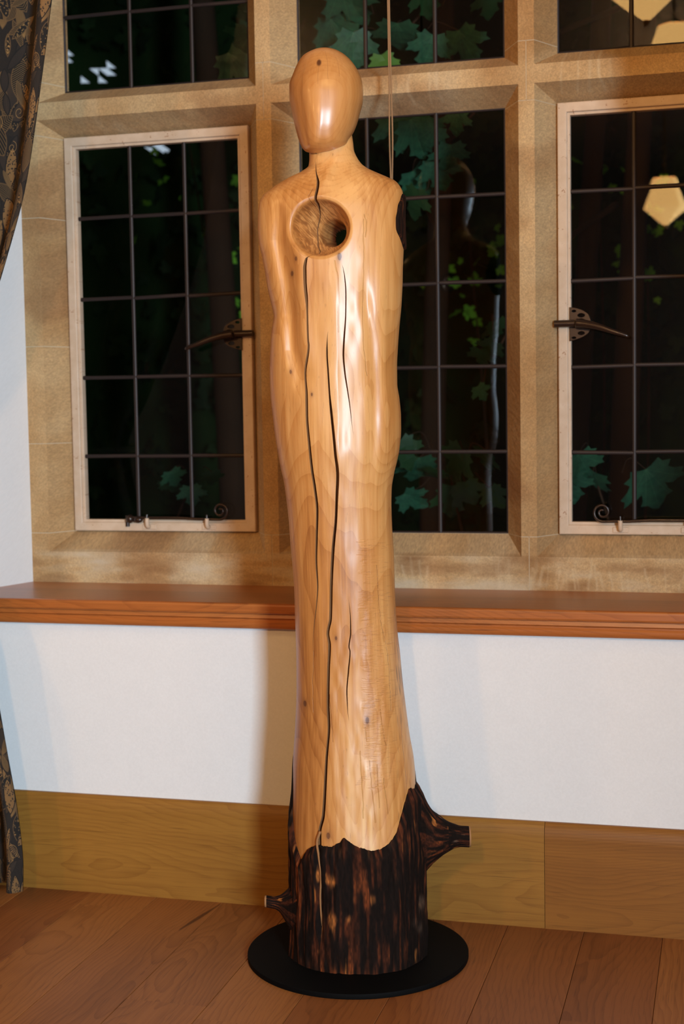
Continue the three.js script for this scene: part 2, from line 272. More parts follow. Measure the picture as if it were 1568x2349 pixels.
// ------------------------------------------------------------------ leaded lights
{
  const came = (x0, y0, x1, y1, r = 0.0058) => {                          // half-round lead bar proud of the glass
    const L = Math.hypot(x1 - x0, y1 - y0), g = new THREE.CylinderGeometry(r, r, L, 8, 1);
    g.scale(1, 1, 0.75); g.rotateZ(Math.atan2(-(x1 - x0), y1 - y0)); return g.translate((x0 + x1) / 2, (y0 + y1) / 2, 0);
  };
  const texts = {
    '0,0': 'left casement of leaded panes with beige metal frame and scrolled stay', '1,0': 'tall fixed leaded light behind the carved figure', '2,0': 'leaded casement mirroring a lit pendant lamp, with metal frame and latch',
    '0,1': 'upper leaded light with bright sky specks beside the curtain', '1,1': 'upper leaded light filled with large maple leaves', '2,1': 'upper leaded light mirroring two lit pendant lamps',
  };
  let n = 0; reseed(77);
  for (let j = 0; j < 2; j++) for (let i = 0; i < 3; i++) {
    const w = structGroup(`window_${++n}`, texts[`${i},${j}`]);
    let [x0, x1] = LX[i], [y0, y1] = LY[j];
    const casement = j === 0 && i !== 1, zg = casement ? -0.386 : -0.394;
    if (casement) {
      const F = 0.030, ox0 = x0 + 0.001, ox1 = x1 - 0.001, oy0 = y0 + 0.001, oy1 = y1 - 0.001;
      const ring = (a, b, c, d, t, z, dep, bev) => { const s = new THREE.Shape(); s.moveTo(a, c); s.lineTo(b, c); s.lineTo(b, d); s.lineTo(a, d); s.closePath(); const h = new THREE.Path(); h.moveTo(a + t, c + t); h.lineTo(a + t, d - t); h.lineTo(b - t, d - t); h.lineTo(b - t, c + t); h.closePath(); s.holes.push(h); const g = new THREE.ExtrudeGeometry(s, { depth: dep, bevelEnabled: true, bevelThickness: bev, bevelSize: bev, bevelOffset: -bev, bevelSegments: 2 }); g.translate(0, 0, z); return planarUV(g, (x) => x / 0.4, (x, y) => y / 0.4); };
      const fr = part('casement_frame', ring(ox0, ox1, oy0, oy1, F - 0.006, -0.40, 0.028, 0.003), frameMat, w);
      part('glazing_bead', ring(ox0 + F - 0.008, ox1 - F + 0.008, oy0 + F - 0.008, oy1 - F + 0.008, 0.009, -0.398, 0.020, 0.0015), frameMat, fr);
      x0 += F; x1 -= F; y0 += F; y1 -= F;
    }
    const cx = casement ? [1 / 3, 2 / 3].map((t) => x0 + (x1 - x0) * t) : (i === 0 ? [-0.769, -0.593] : i === 1 ? [-0.118, 0.0635] : [0.552, 0.725]);
    const cy = j === 0 ? (casement ? [1.082, 1.297, 1.512, 1.730] : [1.086, 1.304, 1.520, 1.738]) : [2.272, 2.49];
    const xsE = [x0, ...cx, x1], ysE = [y0, ...cy, y1];
    for (let a = 0; a < xsE.length - 1; a++) for (let b = 0; b < ysE.length - 1; b++) {
      const pw = xsE[a + 1] - xsE[a], ph = ysE[b + 1] - ysE[b];
      const m = part('pane', new THREE.PlaneGeometry(pw - 0.001, ph - 0.001), glassMat, w);
      m.position.set((xsE[a] + xsE[a + 1]) / 2, (ysE[b] + ysE[b + 1]) / 2, zg);
      m.rotation.set(rr(-0.004, 0.004), rr(-0.004, 0.004), 0);
    }
    for (const x of cx) { const m = part('lead_came', came(x, y0, x, y1), leadMat, w); m.position.z = zg; }
    for (const y of cy) for (let a = 0; a < xsE.length - 1; a++) { const b0 = rr(-0.002, 0.002), b1 = rr(-0.002, 0.002); const m = part('lead_came', came(xsE[a], y + b0, xsE[a + 1], y + b1, 0.0054), leadMat, w); m.position.z = zg; }
    if (!casement) for (const [a, b, c, d] of [[x0, y0, x0, y1], [x1, y0, x1, y1], [x0, y0, x1, y0], [x0, y1, x1, y1]]) { const m = part('edge_lead', came(a, b, c, d, 0.005), leadMat, w); m.position.z = zg; }
    if (casement) {
      const hx = i === 0 ? x1 : x0, s = i === 0 ? -1 : 1, zc = -0.352;
      // cockspur latch: pierced plate, pivot, spur over the frame and a tapering grip
      const plate = new THREE.Shape(); plate.moveTo(0, -0.040); plate.quadraticCurveTo(0.030 * s, -0.035, 0.045 * s, -0.022); plate.quadraticCurveTo(0.058 * s, 0, 0.045 * s, 0.024); plate.quadraticCurveTo(0.028 * s, 0.040, 0, 0.042); plate.closePath();
      for (const [px, py, r] of [[0.028, 0.022, 0.008], [0.028, -0.022, 0.0075], [0.010, 0.033, 0.005], [0.010, -0.033, 0.005]]) { const h = new THREE.Path(); h.absellipse(px * s, py, r * 1.2, r * 0.7, 0, Math.PI * 2, true); plate.holes.push(h); }
      const latch = part('latch', new THREE.ExtrudeGeometry(plate, { depth: 0.005, bevelEnabled: true, bevelSize: 0.001, bevelThickness: 0.001, bevelSegments: 1 }).translate(hx, 1.402, -0.376), ironMat, w, 'dark iron window latch');
      part('spur', new THREE.CylinderGeometry(0.009, 0.009, 0.05, 14).rotateZ(Math.PI / 2).translate(hx - s * 0.012, 1.404, zc - 0.006), ironMat, latch);
      part('pivot', new THREE.SphereGeometry(0.013, 16, 12).scale(1, 1, 0.9).translate(hx + s * 0.030, 1.403, zc - 0.004), ironMat, latch);
      const pts = [[0.018, 1.404, zc], [0.045, 1.400, zc + 0.006], [0.075, 1.392, zc + 0.012], [0.105, 1.381, zc + 0.016], [0.135, 1.371, zc + 0.017], [0.148, 1.366, zc + 0.016]].map(([a, b, c]) => new THREE.Vector3(hx + s * a, b, c));
      part('grip', taperTube(new THREE.CatmullRomCurve3(pts), 40, (t) => 0.0115 * (1 - 0.62 * t) * (t > 0.95 ? Math.sqrt(Math.max(0.02, 1 - ((t - 0.95) / 0.05) ** 2)) : 1), 12), ironMat, latch);
      // stay bar on two pegs with a scrolled tail
      const sx = (d) => (i === 0 ? -0.529 - d : 0.482 + d), sp = [];
      for (let k = 0; k <= 46; k++) { const a = k / 46 * Math.PI * 3.2, r = 0.0045 + 0.0185 * k / 46; sp.push(new THREE.Vector3(sx(0) + (i === 0 ? -1 : 1) * Math.cos(a + 1.57 - Math.PI * 3.2 + Math.PI) * r, 0.934 + Math.sin(a + 1.57 - Math.PI * 3.2 + Math.PI) * r, -0.358)); }
      for (const d of [0.03, 0.06, 0.12, 0.2, 0.255]) sp.push(new THREE.Vector3(sx(d), 0.9115 + (d > 0.1 ? 0.003 : 0), -0.358));
      const stay = part('window_stay', taperTube(new THREE.CatmullRomCurve3(sp), 150, (t) => 0.0030 + 0.0012 * Math.min(1, t * 1.6), 8), ironMat, w, 'dark iron stay bar with scrolled tail');
      part('stay_pivot', merge([new THREE.SphereGeometry(0.012, 12, 10).translate(sx(0.262), 0.911, -0.360), new THREE.SphereGeometry(0.009, 12, 10).scale(1.6, 1, 1).translate(sx(0.238), 0.909, -0.358), new THREE.CylinderGeometry(0.006, 0.006, 0.03, 10).translate(sx(0.272), 0.905, -0.366)]), ironMat, stay);
      for (const px of i === 0 ? [-0.738, -0.565] : [0.526, 0.692]) {
        const peg = part('stay_peg', rbox(px - 0.020, px + 0.020, 0.882, 0.896, -0.373, -0.366, 0.002), frameMat, w, 'beige painted peg plate');
        part('peg', taperTube(new THREE.CatmullRomCurve3([[px, 0.890, -0.368], [px, 0.891, -0.356], [px, 0.899, -0.352], [px, 0.914, -0.352]].map((q) => new THREE.Vector3(...q))), 16, () => 0.0056, 10), frameMat, peg);
        part('peg_tip', new THREE.CylinderGeometry(0.003, 0.004, 0.010, 8).translate(px, 0.919, -0.352), ironMat, peg);
      }
    }
  }
}
function taperTube(curve, seg, radius, rs, flat = 1) {
  const fr = curve.computeFrenetFrames(seg, false), pos = [], uv = [], idx = [];
  for (let i = 0; i <= seg; i++) { const t = i / seg, p = curve.getPointAt(t), r = radius(t); for (let j = 0; j <= rs; j++) { const a = j / rs * Math.PI * 2, c = Math.cos(a) * r, s = Math.sin(a) * r * flat; const N = fr.normals[i], B = fr.binormals[i]; pos.push(p.x + N.x * c + B.x * s, p.y + N.y * c + B.y * s, p.z + N.z * c + B.z * s); uv.push(j / rs, t * 4); } }
  for (let i = 0; i < seg; i++) for (let j = 0; j < rs; j++) { const a = i * (rs + 1) + j, b = a + rs + 1; idx.push(a, a + 1, b, b, a + 1, b + 1); }
  for (const [row, rev] of [[0, true], [seg, false]]) { const c = pos.length / 3, p = curve.getPointAt(row / seg); pos.push(p.x, p.y, p.z); uv.push(0.5, 0.5); for (let j = 0; j < rs; j++) { const a = row * (rs + 1) + j; rev ? idx.push(c, a + 1, a) : idx.push(c, a, a + 1); } }
  const g = new THREE.BufferGeometry(); g.setAttribute('position', new THREE.Float32BufferAttribute(pos, 3)); g.setAttribute('uv', new THREE.Float32BufferAttribute(uv, 2)); g.setIndex(idx); g.computeVertexNormals(); return g;
}

// ------------------------------------------------------------------ the carved figure
// All profile tables are millimetres in the figure's own frame: x across, y up, z towards the front.
const HEAD_L = [[-36, 1959], [-68, 1953], [-91, 1940], [-108, 1909], [-117, 1881], [-117, 1860], [-112, 1827], [-106, 1797], [-100, 1773], [-94, 1755], [-85, 1741], [-64, 1735]];
const HEAD_R = [[-36, 1959], [-8, 1950], [13, 1934], [29, 1911], [37, 1890], [39, 1871], [38, 1848], [32, 1825], [26, 1804], [19, 1786], [7, 1765], [1, 1754], [-14, 1745], [-35, 1738], [-60, 1735]];
const HEAD_F = [[2, 1959], [34, 1953], [56, 1938], [76, 1911], [91, 1880], [98, 1850], [99, 1820], [97, 1790], [92, 1765], [85, 1750], [74, 1741], [44, 1735]];
const HEAD_B = [[-2, 1959], [-40, 1953], [-66, 1938], [-88, 1911], [-99, 1880], [-100, 1850], [-92, 1820], [-74, 1790], [-46, 1765], [-18, 1750], [6, 1741], [38, 1735]];
const BODY_L = [[-74, 1780], [-77, 1744], [-77, 1732], [-79, 1716], [-97, 1702], [-121, 1691], [-145, 1678], [-162, 1666], [-177, 1654], [-185, 1638], [-188, 1614], [-189, 1584], [-187, 1556], [-181, 1525], [-176, 1495], [-171, 1460], [-163, 1424], [-159, 1400], [-163, 1376], [-166, 1352], [-169, 1305], [-170, 1277], [-169, 1234], [-165, 1186], [-160, 1138], [-154, 1100], [-150, 1076], [-144, 1047], [-139, 1006], [-135, 965], [-132, 910], [-130, 884], [-126, 812], [-125, 739], [-124, 665], [-125, 592], [-129, 518], [-133, 469], [-136, 432], [-137, 377], [-140, 306], [-140, 277], [-138, 230], [-137, 201], [-136, 158], [-138, 90], [-139, 41], [-140, 1]];
const BODY_R = [[13, 1786], [16, 1765], [18, 1746], [26, 1728], [35, 1716], [49, 1706], [68, 1697], [91, 1687], [105, 1680], [115, 1668], [120, 1656], [121, 1631], [121, 1585], [121, 1549], [120, 1530], [118, 1497], [117, 1466], [114, 1419], [109, 1372], [105, 1325], [103, 1289], [103, 1253], [107, 1222], [110, 1182], [110, 1158], [106, 1115], [100, 1086], [94, 1063], [88, 1027], [87, 990], [88, 942], [90, 906], [91, 881], [92, 809], [95, 735], [101, 674], [106, 613], [114, 539], [120, 490], [128, 441], [133, 379], [137, 301], [140, 233], [141, 128], [141, 81], [141, 37], [142, -3]];
const FRONT = [[44, 1790], [46, 1745], [50, 1716], [58, 1700], [70, 1680], [82, 1655], [93, 1620], [100, 1560], [102, 1480], [99, 1400], [98, 1300], [102, 1200], [105, 1120], [100, 1040], [96, 940], [96, 800], [99, 650], [106, 500], [118, 360], [128, 240], [132, 120], [134, 0]];
const BACK = [[-50, 1790], [-56, 1745], [-64, 1716], [-74, 1690], [-84, 1655], [-92, 1610], [-96, 1540], [-94, 1400], [-92, 1280], [-98, 1180], [-102, 1110], [-96, 1020], [-92, 900], [-96, 700], [-106, 500], [-122, 330], [-132, 200], [-136, 0]];
const CRACK_A = [[-63, 1730], [-62, 1695], [-58, 1669], [-65, 1632], [-70, 1615], [-84, 1576], [-78, 1545], [-66, 1524], [-84, 1512], [-88, 1490], [-88, 1470], [-85, 1416], [-84, 1344], [-83, 1335], [-91, 1273], [-89, 1232], [-89, 1191], [-85, 1128], [-80, 1073], [-75, 1037], [-71, 991], [-73, 937], [-75, 882], [-73, 831], [-76, 790], [-81, 753], [-85, 707], [-85, 670], [-90, 300], [-90, 0]];
const WIDTH_A = [[0, 1722], [1.5, 1706], [3, 1690], [6.5, 1665], [6, 1632], [2.2, 1610], [2.4, 1535], [1.2, 1518], [6, 1510], [8.5, 1490], [8, 1440], [4.5, 1400], [4.5, 1345], [6, 1300], [5, 1270], [6.5, 1220], [6.5, 1060], [6, 980], [4.5, 860], [2.5, 800], [1.3, 740], [0, 665]];
const CRACK_B = [[-40, 1790], [-41, 1371], [-44, 1348], [-45, 1317], [-43, 1272], [-41, 1231], [-37, 1182], [-33, 1136], [-31, 1109], [-27, 1064], [-29, 1027], [-32, 973], [-39, 909], [-44, 835], [-47, 762], [-53, 729], [-50, 706], [-53, 651], [-55, 577], [-54, 535], [-60, 465], [-65, 390], [-69, 343], [-77, 307], [-77, 270], [-74, 200], [-73, 100], [-68, 0]];
const WIDTH_B = [[0, 1365], [1, 1350], [3.6, 1318], [3.6, 1240], [5.5, 1190], [5.5, 1000], [7, 900], [7, 560], [6, 500], [7, 420], [8, 320], [8, 250], [7, 120], [5, 12]];
const CRACK_C = [[-24, 1790], [-22, 1600], [-18, 1530], [-9, 1490], [-6, 1473], [-4, 1441], [-5, 1397], [-10, 1334], [-11, 1312], [-9, 1280], [-3, 1235], [1, 1204], [4, 1172], [7, 1145], [11, 1108], [4, 963], [-8, 807], [-5, 761], [-5, 733], [-9, 701], [-7, 692], [-11, 650], [-15, 604], [-14, 567], [-11, 539], [-5, 300], [-5, 0]];
const WIDTH_C = [[0, 1500], [1.4, 1484], [2.6, 1450], [2.6, 1400], [4.2, 1330], [3.6, 1270], [2.2, 1210], [0, 1130], [0, 815], [1.6, 770], [2.6, 730], [2.4, 690], [2.6, 610], [1, 565], [0, 540]];
const mm = (tab, y) => interp(tab, y * 1000) / 1000;
const EXPO = 0.92;
function ridge(x, y, poly, sigma, amp, fade = 0.05) {                        // soft fold along a polyline of [x, y] metres, y falling
  const n = poly.length; if (y > poly[0][1] + fade || y < poly[n - 1][1] - fade) return 0;
  let i = 0; while (i < n - 2 && y < poly[i + 1][1]) i++;
  const t = clamp((y - poly[i][1]) / (poly[i + 1][1] - poly[i][1]), 0, 1), px = poly[i][0] + (poly[i + 1][0] - poly[i][0]) * t;
  const e = sstep(poly[0][1] + fade, poly[0][1] - fade, y) * sstep(poly[n - 1][1] - fade, poly[n - 1][1] + fade, y), d = (x - px) / sigma;
  return amp * e * Math.exp(-d * d);
}
const ARM_FOLD = [[-0.138, 1.60], [-0.141, 1.555], [-0.128, 1.475], [-0.121, 1.40], [-0.116, 1.325], [-0.104, 1.27]];
const ARM_EDGE = [[-0.104, 1.56], [-0.098, 1.45], [-0.094, 1.36], [-0.092, 1.30]];
const SIDE_FOLD = [[0.036, 1.46], [0.046, 1.36], [0.051, 1.24], [0.049, 1.14], [0.043, 1.07]];
const SIDE_ROLL = [[0.070, 1.50], [0.074, 1.36], [0.076, 1.20], [0.072, 1.10]];
const STRAP = [[-0.022, 1.722], [-0.038, 1.69], [-0.052, 1.66]];
const COLLAR = [[0.03, 1.70], [0.0, 1.68]];
const BOWL = { x: -0.056, y: 1.575, rx: 0.0635, ry: 0.061 }, TUN = { x: -0.049, y: 1.572, r: 0.024 }, INX = 0.2565, INZ = -0.9665;
function section(y) { const l = mm(BODY_L, y), r = mm(BODY_R, y); return { cx: (l + r) / 2, a: (r - l) / 2, f: mm(FRONT, y), b: mm(BACK, y) }; }
const secCache = new Map();
const sec = (y) => { const k = Math.round(y * 10000); let s = secCache.get(k); if (!s) { s = section(k / 10000); secCache.set(k, s); } return s; };
function surf(phi, y, out, plain) {                                          // phi: 0 right, 90 front, 180 left
  const s = sec(y), c = Math.cos(phi), n = Math.sin(phi);
  let x = s.cx + s.a * Math.sign(c) * Math.abs(c) ** EXPO, z = (n > 0 ? s.f : -s.b) * Math.sign(n) * Math.abs(n) ** EXPO;
  if (n > 0) {
    const w = sstep(0, 0.45, n);
    let d = ridge(x, y, ARM_FOLD, 0.017, -0.017, 0.06) + ridge(x, y, ARM_EDGE, 0.016, 0.004) + ridge(x, y, SIDE_FOLD, 0.012, -0.0055, 0.06) + ridge(x, y, SIDE_ROLL, 0.012, 0.003, 0.07) + ridge(x, y, STRAP, 0.012, 0.005, 0.03);
    d += 0.004 * (noise(x * 14, y * 5, 3) - 0.5) + 0.0012 * (noise(x * 60, y * 22, 5) - 0.5);
    { const q = Math.min(Math.abs(x - 0.010), 0.034), e = Math.max(0, Math.abs(x - 0.010) - 0.034); d += 2.4 * q * q * Math.exp(-e * e / 0.0004) * sstep(1.03, 1.12, y) * sstep(1.50, 1.38, y); }   // the flat of the belly
    if (y < 0.95) d += 0.0016 * (noise(x * 90, y * 30, 8) - 0.5) * sstep(0.95, 0.7, y);
    z += d * w;
    if (!plain) {
      const qx = (x - BOWL.x) / BOWL.rx, qy = (y - BOWL.y) / BOWL.ry, rho = Math.sqrt(qx * qx + qy * qy);
      if (rho < 1.15) {
        let dep = 0.105 * (1 - Math.min(1, rho) ** 1.7) * sstep(1.0, 0.86, rho) + 0.006 * sstep(1.1, 0.9, rho) + 0.003 * (noise(x * 150 + y * 60, y * 90 - x * 110, 2) - 0.5) * sstep(1, 0.8, rho);
        const rt = Math.hypot(x - TUN.x, y - TUN.y);
        if (rt < TUN.r + 0.010) { const e = sstep(TUN.r + 0.009, TUN.r - 0.004, rt); dep += (0.205 - dep) * e * e; }
        x += INX * dep; z += INZ * dep;
      }
    }
  }
  out.x = x; out.y = y; out.z = z; return out;
}
const phiAt = (x, y) => { const s = sec(y), c = clamp((x - s.cx) / s.a, -0.999, 0.999); return Math.acos(Math.sign(c) * Math.abs(c) ** (1 / EXPO)); };
const uOf = (phi) => (phi + Math.PI / 2) / (2 * Math.PI), VTOP = 1.8;

// wood: growth rings seen where the carving cuts through the trunk
function woodColour(x, y, z, gloss) {
  const px = -0.022 + 0.02 * Math.sin(y * 3.1), pz = -0.01 + 0.02 * Math.sin(y * 2.3 + 1);
  const r = Math.hypot(x - px, z - pz) + 0.020 * (noise(x * 9, y * 2.2, z * 9) - 0.5) + 0.006 * (noise(x * 26, y * 8, z * 26) - 0.5);
  const q = r / 0.0055, fr = q - Math.floor(q), late = fr * fr * fr;
  const zone = noise(r * 55, 1.5, 7), patch = noise(x * 10 + 5, y * 2.4, z * 10), fib = noise(x * 330, y * 7, z * 330), fib2 = noise(x * 110, y * 3, z * 110);
  let t = 0.24 + (zone - 0.5) * 0.8 + (patch - 0.5) * 0.85 + late * 0.22 + (fib - 0.5) * 0.26 + (fib2 - 0.5) * 0.34;
  t = clamp(t, 0, 1);
  let c = t < 0.5 ? mixc([214, 158, 94], [188, 125, 62], t * 2) : mixc([188, 125, 62], [144, 84, 34], (t - 0.5) * 2);
  const spk = noise(x * 500, y * 60, z * 500); if (spk > 0.88) c = mixc(c, [120, 74, 36], (spk - 0.88) * 3);
  return c;
}
const tmpP = { x: 0, y: 0, z: 0 };
const TW = 1408, TH = 2048;
const uvPx = (x, y) => [uOf(phiAt(x, y)) * TW, (1 - y / VTOP) * TH];
function strokePoly(ctx, pts, width, style, wob = 0.0012) {                  // pts in metres on the front of the figure
  ctx.strokeStyle = style; ctx.lineCap = 'round'; ctx.lineJoin = 'round';
  for (let i = 0; i < pts.length - 1; i++) { const n = 8; for (let k = 0; k < n; k++) { const f = (t) => { const x = pts[i][0] + (pts[i + 1][0] - pts[i][0]) * t, y = pts[i][1] + (pts[i + 1][1] - pts[i][1]) * t; return uvPx(x + (noise(y * 90, x * 9, 4) - 0.5) * wob * 2, y); }; ctx.lineWidth = width * (0.6 + 0.8 * noise(i * 3.3 + k, 1.7, 2)); ctx.beginPath(); ctx.moveTo(...f(k / n)); ctx.lineTo(...f((k + 1) / n)); ctx.stroke(); } }
}
const HAIR = [
  [[-0.026, 1.505], [-0.020, 1.47], [-0.018, 1.42], [-0.020, 1.36]], [[0.035, 1.59], [0.034, 1.50], [0.031, 1.42], [0.031, 1.33], [0.038, 1.27]], [[0.036, 1.60], [0.041, 1.585], [0.039, 1.555]],
  [[0.052, 0.87], [0.055, 0.80], [0.060, 0.745], [0.072, 0.69], [0.076, 0.64], [0.078, 0.56]], [[0.055, 0.565], [0.060, 0.52], [0.066, 0.49]], [[-0.084, 0.69], [-0.088, 0.62], [-0.086, 0.56]],
  [[0.098, 0.56], [0.103, 0.47], [0.110, 0.40]], [[0.030, 0.46], [0.036, 0.38], [0.042, 0.33]], [[0.010, 0.48], [0.014, 0.40], [0.016, 0.34]], [[0.046, 0.45], [0.050, 0.36]], [[-0.07, 1.655], [-0.079, 1.64], [-0.074, 1.622]],
  [[-0.052, 0.60], [-0.046, 0.50]], [[0.06, 0.42], [0.068, 0.345]], [[0.022, 0.53], [0.026, 0.50]],
];
const KNOTS = [[-0.016, 1.514, 5.5], [-0.115, 1.483, 3.6], [-0.105, 0.575, 4.5], [0.027, 0.545, 5], [-0.059, 0.303, 5], [-0.078, 1.232, 2.5], [-0.122, 1.280, 3], [-0.036, 0.720, 3], [-0.106, 1.512, 3]];
function knotWarp(x, y) { let k = 0; for (const [kx, ky, r] of KNOTS) { const dx = (x - kx) * 1000, dy = (y - ky) * 1000 * 0.55, d = Math.sqrt(dx * dx + dy * dy) / r; if (d < 4) k = Math.max(k, d < 0.75 ? 1 : 0.55 * Math.exp(-(d - 0.75) * 1.4)); } return k; }
const tmpQ = { x: 0, y: 0, z: 0 };
const tmpB = (phi, y) => surf(phi, y, tmpQ, true).x;
const woodMap = paintTexture(TW, TH, (u, v) => {
  const y = v * VTOP, phi = u * Math.PI * 2 - Math.PI / 2;
  if (y > 1.79 || (phi < -0.5 && y < 1.5)) return [196, 138, 80];
  surf(phi, clamp(y, 0.0, 1.785), tmpP);
  const k = Math.sin(phi) > 0 ? knotWarp(tmpP.x, y) : 0;
  let c = woodColour(tmpP.x + k * 0.003, y, tmpP.z);
  if (k > 0) c = mixc(c, [98, 56, 28], k > 0.9 ? 0.85 : k * 0.7);                                                   // knots: red-brown heartwood of cut branches
  { const qx = (tmpB(phi, y) - BOWL.x) / BOWL.rx, qy = (y - BOWL.y) / BOWL.ry, rho = Math.hypot(qx, qy);          // rough gouged fibres inside the hollow
    if (rho < 0.97 && Math.sin(phi) > 0) { const sp = 0.5 * fbm2(qx * 2 + 3, qy * 2, 16, 3), s = noise(qx * 40 + qy * 24 + sp * 20, qy * 6 - qx * 5, 14), f = noise(qx * 95 + qy * 60 + sp * 40, qy * 8 - qx * 9, 15); c = mixc(c, s > 0.6 ? [190, 138, 80] : [120, 70, 32], clamp(Math.abs(s - 0.6) * 0.8 + (f - 0.5) * 0.6 + 0.22, 0, 0.65) * sstep(0.97, 0.88, rho)); } }
  if (y < 0.56 && Math.sin(phi) > 0) { const s = noise(tmpP.x * 130, y * 9, 6), w = sstep(0.56, 0.46, y) * sstep(-0.03, 0.01, tmpP.x) * sstep(0.09, 0.06, tmpP.x); if (s > 0.66) c = mixc(c, [232, 190, 128], w * (s - 0.66) * 2.4); }   // pale split slivers
  if (tmpP.x > 0.088 && y < 0.78) { const s = noise(tmpP.x * 240, y * 30, tmpP.z * 240), w = noise(tmpP.x * 40, y * 6, 11); if (s * w > 0.34) c = mixc(c, [70, 46, 26], (s * w - 0.34) * 2.2); }                                      // remains of inner bark
  return c;
}, true, (ctx) => {
  reseed(301);
  for (let i = 0; i < 150; i++) {                                            // short cross-grain tool chatter
    const y = rr(0.42, 0.92), x = rr(0.012, 0.075) + (0.9 - y) * 0.02, L = rr(0.006, 0.018), dy = rr(-0.003, 0.001);
    strokePoly(ctx, [[x, y], [x + L, y + dy]], 0.8, 'rgba(120,70,34,0.35)', 0.0002);
  }
  for (let i = 0; i < 60; i++) { const y = rr(0.3, 1.5), x = rr(-0.10, 0.09); strokePoly(ctx, [[x, y], [x + rr(-0.003, 0.003), y - rr(0.01, 0.05)]], 0.9, 'rgba(140,88,44,0.4)'); }
  for (const [x, y] of [[0.02, 0.575], [0.03, 0.57], [0.0, 0.41], [0.03, 0.40], [0.055, 0.60]]) for (let k = 0; k < 5; k++) strokePoly(ctx, [[x + k * 0.003, y + k * 0.004], [x + k * 0.003 + 0.012, y + k * 0.004 + 0.002]], 0.9, 'rgba(130,80,40,0.5)', 0.0002);
});
const woodBump = paintTexture(TW, TH, (u, v) => { const k = 170 + 24 * (noise2(u * 240, v * 40, 61) - 0.5) + 16 * (noise2(u * 90, v * 160, 62) - 0.5); return [k, k, k]; }, false, (ctx, w, h) => {
  for (const q of HAIR) strokePoly(ctx, q, 2.2, 'rgba(0,0,0,1)');           // hairline splits as fine relief
  reseed(303);
  for (let i = 0; i < 520; i++) { const y = rr(0.40, 0.93), x = rr(0.008, 0.07) + (0.9 - y) * 0.02, L = rr(0.008, 0.02); strokePoly(ctx, [[x, y], [x + L, y + rr(-0.003, 0.001)]], 2.4, rnd() < 0.5 ? 'rgba(110,110,110,0.6)' : 'rgba(225,225,225,0.5)', 0.0002); }
});
const woodMat = phys({ map: woodMap, bumpMap: woodBump, bumpScale: 0.0018, roughness: 0.5, clearcoat: 0.42, clearcoatRoughness: 0.27 });
const rawWoodMat = std({ color: srgb(150, 104, 62), roughness: 0.85 });

